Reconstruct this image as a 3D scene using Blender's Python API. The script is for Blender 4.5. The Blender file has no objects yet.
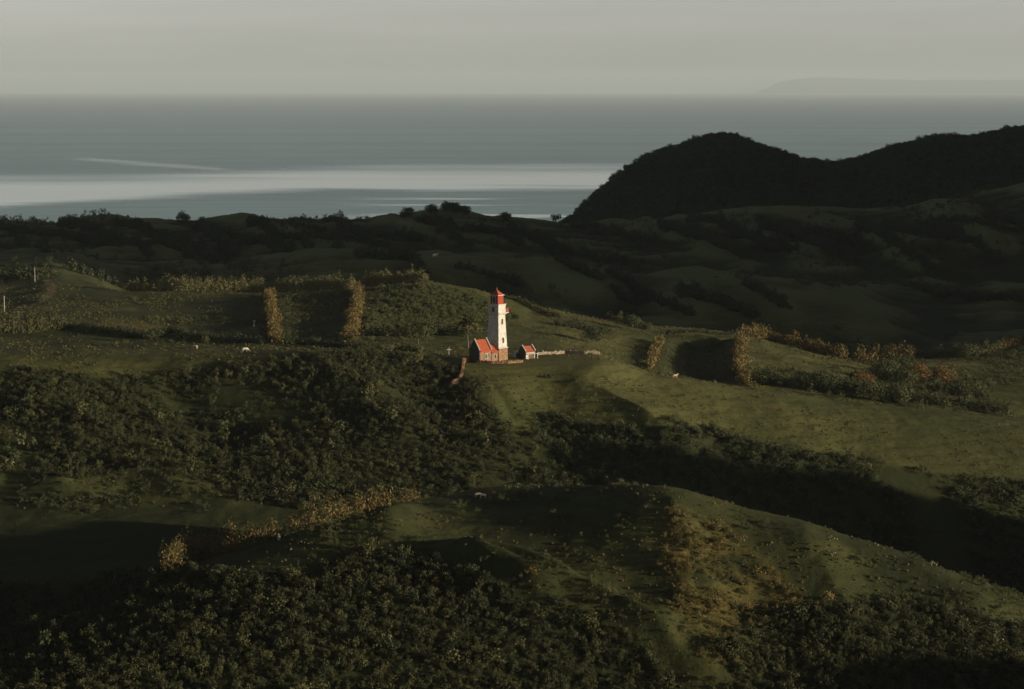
import bpy, bmesh, math, random
import numpy as np
from mathutils import Vector, Matrix

R = math.radians
random.seed(7)
rng = np.random.default_rng(11)
scene = bpy.context.scene
COL = scene.collection

# ------------------------------------------------------------------ camera
W_, H_ = 1024, 689
FPX = 2409.0                      # focal length in pixels (24 degrees across)
CX, CY = 512.0, 344.5
SEA_Z, SEA_FAR = -230.0, 150000.0  # the camera is the origin, 230 m above the sea
VH = 93 - FPX * 230.0 / SEA_FAR   # true horizon row
PITCH = math.atan((CY - VH) / FPX)
CP, SP = math.cos(PITCH), math.sin(PITCH)
cam_d = bpy.data.cameras.new('camera')
cam = bpy.data.objects.new('camera', cam_d)
COL.objects.link(cam)
cam_d.sensor_fit = 'HORIZONTAL'
cam_d.sensor_width = 36.0
cam_d.lens = 36.0 * FPX / W_
cam_d.clip_start = 1.0
cam_d.clip_end = 250000.0
cam.location = (0, 0, 0)
cam.rotation_euler = (math.pi / 2 - PITCH, 0, 0)
scene.camera = cam

# ------------------------------------------------------------------ light
UPPER_SKY_DIM = 0.16                 # how much sky light the added, unseen cloud deck lets through
SUN_AZ, SUN_EL = 70.0, 7.8        # degrees to the right of straight-behind-camera
sx, sy, sz = (math.sin(R(SUN_AZ)) * math.cos(R(SUN_EL)), -math.cos(R(SUN_AZ)) * math.cos(R(SUN_EL)), math.sin(R(SUN_EL)))
world = bpy.data.worlds.new('World')
scene.world = world
world.use_nodes = True
wn, wl = world.node_tree.nodes, world.node_tree.links
wn.clear()
w_out = wn.new('ShaderNodeOutputWorld')
w_bg = wn.new('ShaderNodeBackground')
w_sky = wn.new('ShaderNodeTexSky')
w_hsv = wn.new('ShaderNodeHueSaturation')
w_sky.sky_type = 'NISHITA'
w_sky.sun_disc = False
w_sky.sun_elevation = R(SUN_EL)
w_sky.sun_rotation = math.atan2(sx, sy)
w_sky.altitude = 200
w_sky.air_density = 1.0
w_sky.dust_density = 1.2
w_sky.ozone_density = 1.5
w_hsv.inputs['Saturation'].default_value = 0.20
w_bg.inputs['Strength'].default_value = 0.106
wl.new(w_sky.outputs[0], w_hsv.inputs['Color'])
# invented cloud deck above the view cuts ambient light, leaving a bright horizon strip
w_tc = wn.new('ShaderNodeTexCoord'); w_sep = wn.new('ShaderNodeSeparateXYZ'); w_nz = wn.new('ShaderNodeTexNoise')
w_nz.inputs['Scale'].default_value = 3.0; w_nz.inputs['Detail'].default_value = 6.0
w_el = wn.new('ShaderNodeMath'); w_el.operation = 'MULTIPLY_ADD'; w_el.inputs[1].default_value = 0.16
w_map = wn.new('ShaderNodeMapRange'); w_map.interpolation_type = 'SMOOTHSTEP'
w_map.inputs[1].default_value = 0.16; w_map.inputs[2].default_value = 0.42; w_map.inputs[3].default_value = 1.0; w_map.inputs[4].default_value = UPPER_SKY_DIM
w_mul = wn.new('ShaderNodeMix'); w_mul.data_type = 'RGBA'; w_mul.blend_type = 'MULTIPLY'; w_mul.inputs[0].default_value = 1.0
wl.new(w_tc.outputs['Generated'], w_sep.inputs[0]); wl.new(w_tc.outputs['Generated'], w_nz.inputs['Vector'])
wl.new(w_nz.outputs[0], w_el.inputs[0]); wl.new(w_sep.outputs[2], w_el.inputs[2])
wl.new(w_el.outputs[0], w_map.inputs[0]); wl.new(w_hsv.outputs[0], w_mul.inputs[6]); wl.new(w_map.outputs[0], w_mul.inputs[7])
w_mp = wn.new('ShaderNodeMapping'); w_mp.inputs['Scale'].default_value = (5.0, 5.0, 70.0)
w_n2 = wn.new('ShaderNodeTexNoise'); w_n2.inputs['Scale'].default_value = 1.6; w_n2.inputs['Detail'].default_value = 5.0
w_m2 = wn.new('ShaderNodeMapRange'); w_m2.inputs[1].default_value = 0.3; w_m2.inputs[2].default_value = 0.7; w_m2.inputs[3].default_value = 0.93; w_m2.inputs[4].default_value = 1.05
w_x2 = wn.new('ShaderNodeMix'); w_x2.data_type = 'RGBA'; w_x2.blend_type = 'MULTIPLY'; w_x2.inputs[0].default_value = 1.0
wl.new(w_tc.outputs['Generated'], w_mp.inputs['Vector']); wl.new(w_mp.outputs[0], w_n2.inputs['Vector']); wl.new(w_n2.outputs[0], w_m2.inputs[0])
wl.new(w_mul.outputs[2], w_x2.inputs[6]); wl.new(w_m2.outputs[0], w_x2.inputs[7])
wl.new(w_x2.outputs[2], w_bg.inputs['Color'])
wl.new(w_bg.outputs[0], w_out.inputs['Surface'])

sun_d = bpy.data.lights.new('sun', 'SUN')
sun_d.energy = 3.9
sun_d.angle = R(1.0)
sun_d.color = (1.0, 0.82, 0.58)
sun = bpy.data.objects.new('sun', sun_d)
COL.objects.link(sun)
sun.location = (400, -200, 300)
sun.rotation_euler = Vector((sx, sy, sz)).to_track_quat('Z', 'Y').to_euler()

scene.view_settings.view_transform = 'Standard'
scene.view_settings.look = 'None'
scene.view_settings.gamma = 1.0
scene.view_settings.exposure = 0.75
scene.view_settings.use_curve_mapping = False
scene.render.engine = 'CYCLES'
scene.cycles.use_denoising = True
scene.cycles.max_bounces = 5
scene.cycles.volume_bounces = 0
scene.cycles.transparent_max_bounces = 6

# ------------------------------------------------------------------ projection helpers
def ray(u, v):
    """direction through pixel (u, v) scaled to Y = 1 -> (a, b) with X = a*Y, Z = b*Y"""
    x = (np.asarray(u, float) - CX) / FPX
    y = (CY - np.asarray(v, float)) / FPX
    dy = CP + SP * y
    dz = -SP + CP * y
    return x / dy, dz / dy

def project(X, Y, Z):
    d = Y * CP - Z * SP
    return CX + FPX * X / d, CY - FPX * (Y * SP + Z * CP) / d

# ------------------------------------------------------------------ noise
def _hash(ix, iy, seed):
    h = (ix.astype(np.int64) * 374761393 + iy.astype(np.int64) * 668265263 + seed * 1442695041) & 0xFFFFFFFF
    h = ((h ^ (h >> 13)) * 1274126177) & 0xFFFFFFFF
    h = h ^ (h >> 16)
    return (h & 0xFFFF) / 65535.0

def vnoise(x, y, seed=0):
    ix, iy = np.floor(x), np.floor(y)
    fx, fy = x - ix, y - iy
    fx = fx * fx * fx * (fx * (fx * 6 - 15) + 10)
    fy = fy * fy * fy * (fy * (fy * 6 - 15) + 10)
    a = _hash(ix, iy, seed); b = _hash(ix + 1, iy, seed)
    c = _hash(ix, iy + 1, seed); d = _hash(ix + 1, iy + 1, seed)
    return (a + (b - a) * fx) * (1 - fy) + (c + (d - c) * fx) * fy      # 0..1

def fbm(x, y, seed=0, octv=4, gain=0.5):
    t, amp, tot = 0.0, 1.0, 0.0
    for k in range(octv):
        c, s = math.cos(0.6 * k), math.sin(0.6 * k)
        t = t + amp * (vnoise((x * c - y * s) * 2 ** k, (x * s + y * c) * 2 ** k, seed + k * 17) * 2 - 1)
        tot += amp
        amp *= gain
    return t / tot

def sstep(e0, e1, x):
    t = np.clip((x - e0) / (e1 - e0), 0, 1)
    return t * t * (3 - 2 * t)

# ------------------------------------------------------------------ terrain from ridge and valley lines
# every line: (u, v, Y) means "the ground seen in direction (u, v) lies Y metres away";
# (u, 'z', Z, Y) gives a height instead (ground the camera cannot see)
L = []
def line(*pts): L.append(pts)
allu = (-200, 1224)
line(*[(u, 'z', -2.4, 4) for u in allu])
line(*[(u, 'z', -24, 60) for u in allu])
line(*[(u, 'z', -56, 150) for u in allu])
line(*[(u, 'z', -92, 260) for u in allu])
line(*[(u, 'z', -124, 360) for u in allu])
line((-200, 760, 425), (0, 750, 430), (300, 745, 436), (600, 748, 440), (1024, 745, 436), (1224, 745, 430))
# front face, half way up
line((-200, 715, 455), (0, 690, 460), (150, 640, 470), (300, 610, 475), (430, 600, 478), (560, 608, 476), (700, 605, 477),
     (850, 615, 474), (1024, 655, 466), (1224, 705, 455))
# crest of the front ridge
line((-200, 690, 480), (0, 640, 490), (100, 604, 500), (170, 576, 505), (300, 533, 512), (390, 507, 524), (425, 500, 540), (470, 491, 550),
     (510, 488, 550), (570, 488, 538), (640, 488, 524), (680, 493, 521), (720, 501, 520), (800, 523, 515), (900, 556, 505), (1024, 602, 495), (1224, 680, 480))
# valley behind it: level dark field on the left, deep on the right
line((-200, 'z', -108, 545), (100, 'z', -108.0, 545), (200, 'z', -108.5, 548), (300, 'z', -111, 555), (370, 'z', -111, 565), (425, 'z', -113, 568), (520, 'z', -118, 574),
     (640, 'z', -122, 580), (1024, 'z', -131, 572), (1224, 'z', -136, 570))
# foot of the middle slope
line((-200, 506, 605), (100, 505, 605), (230, 503, 605), (320, 495, 608), (425, 500, 612), (640, 505, 612), (800, 540, 610), (1024, 590, 605), (1224, 640, 600))
# half way / terrace lip on the right
line((-200, 430, 648), (0, 428, 648), (200, 425, 648), (400, 420, 648), (470, 402, 655), (520, 408, 655), (580, 402, 656), (655, 412, 655), (760, 432, 650),
     (860, 452, 645), (1024, 482, 640), (1224, 512, 635))
# crest with the lighthouse
line((-200, 352, 690), (0, 352, 690), (120, 356, 690), (250, 353, 690), (330, 353, 691), (440, 359, 690), (480, 363, 687), (500, 362, 687),
     (540, 358, 690), (600, 359, 690), (650, 375, 690), (735, 388, 690), (800, 396, 690), (860, 405, 690), (940, 413, 690), (1024, 424, 690), (1224, 450, 690))
line((-200, 343, 720), (0, 342, 720), (250, 345, 720), (440, 352, 715), (540, 353, 712), (600, 354, 712), (650, 378, 712), (735, 389, 714),
     (800, 396, 714), (860, 403, 716), (940, 410, 716), (1024, 418, 716), (1224, 440, 716))
# shelf of fields
line((-200, 322, 800), (0, 322, 800), (200, 322, 800), (357, 322, 800), (470, 326, 790), (560, 334, 790), (650, 358, 770), (700, 361, 770), (740, 362, 770),
     (800, 370, 772), (860, 379, 775), (1024, 388, 775), (1224, 400, 775))
# back edge of the shelf
line((-200, 296, 920), (0, 300, 915), (45, 292, 925), (130, 293, 928), (260, 292, 930), (357, 288, 930), (425, 281, 920), (480, 291, 900), (540, 308, 885),
     (600, 321, 872), (650, 328, 868), (690, 330, 870), (740, 334, 870), (830, 357, 862), (870, 364, 862), (950, 357, 870), (1024, 346, 880), (1224, 330, 900))
line((-200, 272, 1030), (0, 275, 1030), (55, 268, 1030), (100, 280, 1025), (140, 'z', -92, 1020), (200, 'z', -97, 1015), (425, 'z', -101, 1010), (650, 'z', -109, 1000), (830, 'z', -118, 1000), (1224, 'z', -112, 1000))
# middle hill crests
line((-200, 245, 1250), (0, 250, 1250), (60, 254, 1210), (100, 262, 1200), (160, 264, 1200), (250, 258, 1200), (330, 252, 1200), (430, 252, 1200), (500, 261, 1200),
     (545, 257, 1200), (600, 274, 1180), (640, 281, 1180), (690, 273, 1180), (740, 282, 1180), (800, 286, 1180), (860, 292, 1180), (900, 310, 1170),
     (940, 326, 1160), (1024, 318, 1160), (1224, 300, 1150))
line((-200, 'z', -96, 1330), (300, 'z', -97, 1330), (600, 'z', -103, 1330), (860, 'z', -105, 1330), (1024, 280, 1330), (1224, 270, 1330))
line((-200, 238, 1480), (200, 237, 1480), (450, 236, 1480), (640, 245, 1480), (760, 240, 1480), (860, 246, 1480), (940, 236, 1480), (1024, 222, 1480), (1224, 200, 1480))
# skyline of the near hills
line((-200, 223, 1650), (0, 222, 1650), (60, 223, 1650), (105, 217, 1650), (150, 220, 1650), (200, 222, 1650), (240, 213, 1650), (270, 218, 1650), (330, 220, 1650),
     (400, 217, 1650), (440, 213, 1650), (465, 212, 1650), (490, 217, 1650), (520, 220, 1650), (570, 222, 1650), (640, 220, 1650), (700, 215, 1650), (760, 207, 1650), (800, 206, 1650),
     (860, 212, 1650), (900, 208, 1650), (960, 197, 1650), (1024, 182, 1650), (1224, 150, 1650))
line((-200, 'z', -150, 1880), (540, 'z', -135, 1850), (600, 'z', -112, 1820), (700, 'z', -104, 1800), (860, 'z', -100, 1800), (1024, 'z', -82, 1800), (1224, 'z', -60, 1800))
# big dark headland
line((-200, 'z', -225, 2150), (500, 'z', -210, 2150), (556, 229, 2150), (572, 218, 2150), (590, 202, 2150), (615, 178, 2150), (640, 161, 2150), (665, 149, 2150), (690, 143, 2150), (706, 140, 2150), (720, 137, 2150), (734, 138, 2150), (746, 143, 2150),
     (760, 147, 2150), (780, 154, 2150), (800, 161, 2150), (830, 165, 2150), (850, 164, 2150), (880, 155, 2150), (905, 148, 2150), (930, 140, 2150), (970, 138, 2150),
     (1000, 133, 2150), (1024, 130, 2150), (1224, 110, 2150))
line((-200, 'z', -258, 2400), (500, 'z', -256, 2400), (700, 'z', -190, 2450), (1224, 'z', -150, 2450))
line((-200, 'z', -262, 2800), (1224, 'z', -255, 2800))
line((-200, 'z', -265, 3400), (1224, 'z', -265, 3400))

ROWS = np.concatenate([np.linspace(4, 380, 60)[:-1], np.linspace(380, 425, 30)[:-1], np.linspace(425, 530, 210)[:-1], np.linspace(530, 610, 110)[:-1],
                       np.linspace(610, 740, 220)[:-1], np.linspace(740, 960, 260)[:-1], np.linspace(960, 1300, 160)[:-1], np.linspace(1300, 1720, 150)[:-1],
                       np.linspace(1720, 2250, 130)[:-1], np.linspace(2250, 3400, 60)])
AE = 0.245
side = AE + (np.linspace(0, 1, 90)[1:] ** 2.2) * 3.2
COLS = np.concatenate([-side[::-1], np.linspace(-AE, AE, 1050), side])
NR, NC = len(ROWS), len(COLS)

def build_height():
    K = len(L)
    YK = np.zeros((K, NC)); ZK = np.zeros((K, NC))
    ac = np.clip(COLS, -0.30, 0.30)
    for k, pts in enumerate(L):
        aa, yy, zz = [], [], []
        for p in pts:
            if p[1] == 'z':
                a = (p[0] - CX) / FPX; y = p[3]; z = p[2]
            else:
                a, b = ray(p[0], p[1]); y = p[2]; z = b * y
            aa.append(float(a)); yy.append(y); zz.append(float(z))
        # smooth the polyline a little so crests have no kinks
        fine = np.linspace(-0.31, 0.31, 1241)
        yf, zf = np.interp(fine, aa, yy), np.interp(fine, aa, zz)
        ker = np.exp(-0.5 * (np.arange(-12, 13) / 5.0) ** 2); ker /= ker.sum()
        yf = np.convolve(np.pad(yf, 12, mode='edge'), ker, 'valid'); zf = np.convolve(np.pad(zf, 12, mode='edge'), ker, 'valid')
        YK[k] = np.interp(ac, fine, yf); ZK[k] = np.interp(ac, fine, zf)
    h = np.diff(YK, axis=0)
    d = np.diff(ZK, axis=0) / h
    m = np.zeros_like(YK)
    w1 = 2 * h[1:] + h[:-1]; w2 = h[1:] + 2 * h[:-1]
    same = (d[1:] * d[:-1]) > 0
    with np.errstate(divide='ignore', invalid='ignore'):
        hm = (w1 + w2) / (w1 / d[:-1] + w2 / d[1:])
    m[1:-1] = np.where(same, hm, 0.0)
    m[0], m[-1] = d[0], d[-1]
    Z = np.zeros((NR, NC))
    for j in range(NC):
        i = np.clip(np.searchsorted(YK[:, j], ROWS) - 1, 0, K - 2)
        t = np.clip((ROWS - YK[i, j]) / h[i, j], 0, 1)
        t2, t3 = t * t, t * t * t
        Z[:, j] = (2 * t3 - 3 * t2 + 1) * ZK[i, j] + (t3 - 2 * t2 + t) * h[i, j] * m[i, j] + (-2 * t3 + 3 * t2) * ZK[i + 1, j] + (t3 - t2) * h[i, j] * m[i + 1, j]
    return Z

GZ = build_height()
GX = COLS[None, :] * ROWS[:, None]
GY = np.repeat(ROWS[:, None], NC, axis=1)

def hgt(x, y):
    """ground height at (x, y), bilinear in the fan grid"""
    x = np.asarray(x, float); y = np.clip(np.asarray(y, float), ROWS[0], ROWS[-1])
    c = np.clip(np.interp(x / y, COLS, np.arange(NC)), 0, NC - 1.001)
    r = np.clip(np.interp(y, ROWS, np.arange(NR)), 0, NR - 1.001)
    ci, ri = c.astype(int), r.astype(int)
    fc, fr = c - ci, r - ri
    return (GZ[ri, ci] * (1 - fc) + GZ[ri, ci + 1] * fc) * (1 - fr) + (GZ[ri + 1, ci] * (1 - fc) + GZ[ri + 1, ci + 1] * fc) * fr

def at(u, v, y0=385.0, y1=2600.0):
    """first ground point seen through pixel (u, v)"""
    a, b = ray(u, v)
    ys = np.linspace(y0, y1, 4500)
    hz = hgt(float(a) * ys, ys) - float(b) * ys
    k = np.argmax(hz > 0)
    if hz[k] <= 0:
        k = int(np.argmax(hz))
    y = ys[k]
    if k > 0 and hz[k] > 0:
        t = -hz[k - 1] / (hz[k] - hz[k - 1])
        y = ys[k - 1] + max(0.0, min(1.0, t)) * (ys[k] - ys[k - 1])
    x = float(a) * y
    return Vector((x, y, float(hgt(x, y))))

def seg_dist(px, py, poly):
    """distance to a polyline and the fraction along it"""
    best = np.full(px.shape, 1e9); tt = np.zeros(px.shape)
    n = len(poly) - 1
    for i in range(n):
        ax, ay = poly[i][0], poly[i][1]; bx, by = poly[i + 1][0], poly[i + 1][1]
        dx, dy = bx - ax, by - ay
        l2 = dx * dx + dy * dy + 1e-9
        t = np.clip(((px - ax) * dx + (py - ay) * dy) / l2, 0, 1)
        q = np.hypot(px - ax - t * dx, py - ay - t * dy)
        c = q < best
        best = np.where(c, q, best); tt = np.where(c, (i + t) / n, tt)
    return best, tt

def spur(px, h, w, y0=385.0, y1=2600.0, taper=0.25):
    """raise (or cut, h < 0) a rounded ridge along a line of pixels laid on the ground"""
    global GZ
    poly = [at(u, v, y0, y1) for u, v in px]
    xs = [p.x for p in poly]; ys = [p.y for p in poly]
    r0, r1 = np.searchsorted(ROWS, [min(ys) - 4 * w, max(ys) + 4 * w])
    sl = (slice(max(r0, 0), r1), slice(None))
    d, t = seg_dist(GX[sl], GY[sl], poly)
    d = np.abs(d + 0.45 * w * fbm(GX[sl] / (2.2 * w), GY[sl] / (2.2 * w), 61, 3))
    fall = np.exp(-np.sqrt((d / w) ** 2 * 1.6 + 0.16) * 1.6 + 0.64)
    env = sstep(0, taper, t) * sstep(0, taper, 1 - t) if taper > 0 else 1.0
    GZ[sl] += h * fall * (0.35 + 0.65 * env) * sstep(4.2 * w, 2.0 * w, d)

# spurs and gullies of the front ridge
spur([(425, 552), (470, 566), (520, 585), (600, 612), (655, 642), (700, 680)], 6.5, 9)
spur([(655, 490), (684, 528), (690, 570), (698, 610), (716, 650), (740, 690)], 2.2, 10)
spur([(800, 522), (815, 560), (840, 600), (870, 640)], 2.2, 12)
spur([(900, 556), (950, 590), (1010, 630)], 2.0, 11)
spur([(330, 560), (300, 575), (270, 585)], -1.5, 9)
# spurs of the middle slope
spur([(478, 374), (505, 405), (522, 440), (532, 470)], 2.2, 13, 600)
spur([(545, 385), (560, 420), (575, 455), (590, 480)], -2.6, 13, 600)
spur([(585, 380), (625, 410), (665, 440), (705, 475), (735, 500)], 3.6, 12, 600)
spur([(690, 430), (740, 460), (790, 495)], -3.4, 12, 600)
spur([(660, 416), (700, 440), (760, 470), (800, 500)], 2.4, 9, 600)
spur([(780, 440), (830, 470), (880, 510)], 2.0, 12, 600)
spur([(300, 360), (345, 385), (390, 420), (440, 455)], 3.5, 13, 600)
spur([(150, 375), (210, 410), (250, 450)], -3.0, 14, 600)
spur([(400, 372), (430, 395), (470, 430)], -2.0, 10, 600)
spur([(20, 395), (70, 420), (120, 450)], 3.0, 13, 600)
spur([(40, 496), (90, 488), (140, 478), (175, 488), (225, 500)], 3.2, 8, 560)
spur([(-20, 482), (30, 484), (80, 495)], 2.5, 5, 560)
# folds of the hills behind
spur([(380, 218), (420, 235), (460, 246), (500, 252)], 6, 16, 1250, 1660)
spur([(60, 228), (120, 240), (180, 262)], 6, 18, 1250, 1660)
spur([(240, 218), (270, 232), (320, 245)], 5, 16, 1250, 1660)
spur([(160, 232), (210, 250), (240, 268)], -4, 14, 1100, 1660)
spur([(620, 222), (680, 240), (740, 262)], 6, 16, 1250, 1680)
spur([(700, 226), (760, 240), (830, 262)], 5, 16, 1250, 1680)
spur([(800, 212), (860, 232), (900, 256), (940, 290)], 7, 18, 1180, 1680)
spur([(940, 205), (980, 232), (1010, 262)], 6, 18, 1180, 1680)
spur([(640, 283), (620, 300), (600, 312)], -6, 14, 1000, 1250)
spur([(715, 278), (760, 300), (800, 325)], 4, 14, 1000, 1250)
spur([(716, 152), (705, 175), (685, 197)], 9, 36, 1750, 2140)
spur([(790, 178), (800, 190), (790, 203)], -9, 36, 1750, 2140)
spur([(900, 152), (890, 175), (870, 198)], 10, 40, 1750, 2300)

# natural unevenness
n_big = fbm(GX / 46.0, GY / 46.0, 3, 4)
n_mid = fbm(GX / 13.0, GY / 13.0, 9, 4)
n_sml = fbm(GX / 3.4, GY / 3.4, 21, 3)
lh = at(497, 360, 640, 720)
front = 1 - sstep(540, 600, GY)
calm = sstep(7, 30, np.hypot(GX - lh.x - 3, GY - lh.y))
far = sstep(950, 1300, GY)
GZ += calm * ((1.0 + 3.4 * far * (1 - 0.75 * sstep(1780, 1900, GY))) * n_big * sstep(380, 440, GY) + (0.55 + 0.9 * far * (1 - 0.5 * sstep(1780, 1900, GY))) * n_mid + (0.14 + 0.10 * far) * n_sml)
# fields sunk a little below their hedges
for px_, dep in (([(664, 338), (736, 338), (738, 384), (700, 380), (655, 372)], 3.0), ([(279, 298), (350, 294), (346, 342), (280, 338)], 0.7), ([(140, 297), (262, 297), (266, 338), (150, 334)], 0.6)):
    w_pts = [at(u, v, 690, 960) for u, v in px_]
    dd, _t = seg_dist(GX, GY, w_pts + w_pts[:1])
    ins = np.zeros(GX.shape, bool)
    for i in range(len(w_pts)):
        p0, p1 = w_pts[i], w_pts[(i + 1) % len(w_pts)]
        c_ = (p0.y > GY) != (p1.y > GY)
        ins ^= c_ & (GX < (p1.x - p0.x) * (GY - p0.y) / (p1.y - p0.y + 1e-9) + p0.x)
    GZ -= dep * np.where(ins, sstep(0.0, 9.0, dd), 0.0)
# level yard for the lighthouse
yard = 1 - sstep(9, 17, np.hypot((GX - lh.x - 7) / 2.1, GY - lh.y))
GZ += (lh.z - GZ) * yard * 0.92
# unseen range added off frame at right, shaped to shade the far hills
shade_ridge_y = np.interp(GY, [300, 440, 530, 575, 610, 660, 900, 1200, 1800, 2400, 3000, 3400], [-90, -70, -20, 28, 90, 150, 205, 240, 270, 200, -60, -260])
mt = np.exp(-((GX - 1120) / 330.0) ** 2)
GZ += 40 * np.exp(-((GX - 262) / 60.0) ** 2 - ((GY - 390) / 30.0) ** 2)  # unseen hill added off frame to shade the lower right foreground
GZ += 70 * np.exp(-((GX - 272) / 52.0) ** 2 - ((GY - 544) / 40.0) ** 2) * (1 + 0.30 * fbm(GX / 22.0, GY / 22.0, 44, 4))  # second unseen hill, added to shade the slope below the terrace lip
rough = 1 + 0.12 * fbm(GX / 160.0, GY / 160.0, 40, 4)
GZ += np.clip(shade_ridge_y + 100, 0, 400) * mt * rough * sstep(560, 800, GX)

# ------------------------------------------------------------------ materials
def new_mat(name):
    m = bpy.data.materials.new(name); m.use_nodes = True
    nt = m.node_tree
    b = nt.nodes['Principled BSDF']
    return m, nt.nodes, nt.links, b

def noise_mat(name, c1, c2, scale, rough=0.8, bump=0.0, detail=6.0, spec=0.25, dist=0.1):
    m, n, l, b = new_mat(name)
    tc = n.new('ShaderNodeTexCoord'); nz = n.new('ShaderNodeTexNoise')
    nz.inputs['Scale'].default_value = scale; nz.inputs['Detail'].default_value = detail
    rp = n.new('ShaderNodeValToRGB')
    rp.color_ramp.elements[0].position = 0.32; rp.color_ramp.elements[0].color = (*c1, 1)
    rp.color_ramp.elements[1].position = 0.68; rp.color_ramp.elements[1].color = (*c2, 1)
    l.new(tc.outputs['Object'], nz.inputs['Vector']); l.new(nz.outputs[0], rp.inputs[0]); l.new(rp.outputs[0], b.inputs['Base Color'])
    b.inputs['Roughness'].default_value = rough; b.inputs['Specular IOR Level'].default_value = spec
    if bump:
        bp = n.new('ShaderNodeBump'); bp.inputs['Strength'].default_value = bump; bp.inputs['Distance'].default_value = dist
        l.new(nz.outputs[0], bp.inputs['Height']); l.new(bp.outputs[0], b.inputs['Normal'])
    return m

def foliage_mat(name, cols, by_object=True):
    """leaves: colour varies from plant to plant and from leaf clump to leaf clump"""
    m, n, l, b = new_mat(name)
    tc = n.new('ShaderNodeNewGeometry'); nz = n.new('ShaderNodeTexNoise')
    nz.inputs['Scale'].default_value = 0.13; nz.inputs['Detail'].default_value = 6.0; nz.inputs['Roughness'].default_value = 0.65
    oi = n.new('ShaderNodeObjectInfo')
    mx = n.new('ShaderNodeMath'); mx.operation = 'MULTIPLY_ADD'
    mx.inputs[1].default_value = 0.55; mx.inputs[2].default_value = 0.0
    ad = n.new('ShaderNodeMath'); ad.operation = 'MULTIPLY_ADD'
    ad.inputs[1].default_value = 0.9
    rp = n.new('ShaderNodeValToRGB')
    rp.color_ramp.elements[0].position = 0.15; rp.color_ramp.elements[0].color = (*cols[0], 1)
    rp.color_ramp.elements[1].position = 0.95; rp.color_ramp.elements[1].color = (*cols[-1], 1)
    for k, c in enumerate(cols[1:-1]):
        e = rp.color_ramp.elements.new(0.15 + 0.8 * (k + 1) / (len(cols) - 1)); e.color = (*c, 1)
    l.new(tc.outputs['Position'], nz.inputs['Vector'])
    l.new(oi.outputs['Random'], mx.inputs[0])
    l.new(nz.outputs[0], ad.inputs[0]); l.new(mx.outputs[0], ad.inputs[2])
    if not by_object:
        nz.inputs['Scale'].default_value = 0.8; ad.inputs[1].default_value = 1.6; mx.inputs[1].default_value = 0.0; mx.inputs[2].default_value = -0.25
    l.new(ad.outputs[0], rp.inputs[0]); l.new(rp.outputs[0], b.inputs['Base Color'])
    b.inputs['Roughness'].default_value = 0.65; b.inputs['Specular IOR Level'].default_value = 0.25
    return m

M = {}
M['leaf_dark'] = foliage_mat('leaf_dark', [(0.010, 0.018, 0.008), (0.022, 0.032, 0.013), (0.038, 0.046, 0.018), (0.060, 0.060, 0.022)])
M['leaf_scrub'] = foliage_mat('leaf_scrub', [(0.020, 0.030, 0.012), (0.045, 0.055, 0.020), (0.075, 0.078, 0.028)])
M['leaf_forest'] = foliage_mat('leaf_forest', [(0.012, 0.022, 0.010), (0.026, 0.040, 0.018), (0.048, 0.060, 0.026)])
M['leaf_crop'] = foliage_mat('leaf_crop', [(0.040, 0.056, 0.020), (0.065, 0.080, 0.028), (0.090, 0.100, 0.038)])
M['leaf_grass'] = foliage_mat('leaf_grass', [(0.045, 0.048, 0.018), (0.085, 0.080, 0.028), (0.125, 0.108, 0.038)])
M['leaf_golden'] = foliage_mat('leaf_golden', [(0.060, 0.060, 0.020), (0.105, 0.092, 0.030), (0.150, 0.110, 0.034)])
M['hedge_dry'] = foliage_mat('hedge_dry', [(0.040, 0.048, 0.018), (0.075, 0.072, 0.026), (0.165, 0.110, 0.036), (0.12, 0.095, 0.04)], False)
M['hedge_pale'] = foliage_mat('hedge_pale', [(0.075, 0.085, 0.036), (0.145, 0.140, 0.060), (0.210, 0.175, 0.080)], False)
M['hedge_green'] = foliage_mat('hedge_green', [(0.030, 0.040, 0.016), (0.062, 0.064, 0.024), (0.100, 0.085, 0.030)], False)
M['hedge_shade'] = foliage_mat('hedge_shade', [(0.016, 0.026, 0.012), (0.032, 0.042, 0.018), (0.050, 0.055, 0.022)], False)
M['leaf_tree'] = foliage_mat('leaf_tree', [(0.020, 0.032, 0.012), (0.045, 0.058, 0.020), (0.080, 0.078, 0.028)], False)
M['leaf_orange'] = foliage_mat('leaf_orange', [(0.06, 0.055, 0.02), (0.12, 0.075, 0.025), (0.20, 0.095, 0.03)], False)
M['leaf_red'] = foliage_mat('leaf_red', [(0.09, 0.045, 0.028), (0.15, 0.06, 0.04)], False)
M['blossom'] = noise_mat('blossom', (0.55, 0.52, 0.40), (0.75, 0.72, 0.60), 3.0)
M['bark'] = noise_mat('bark', (0.06, 0.05, 0.035), (0.13, 0.105, 0.075), 6.0, bump=0.4)

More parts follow.
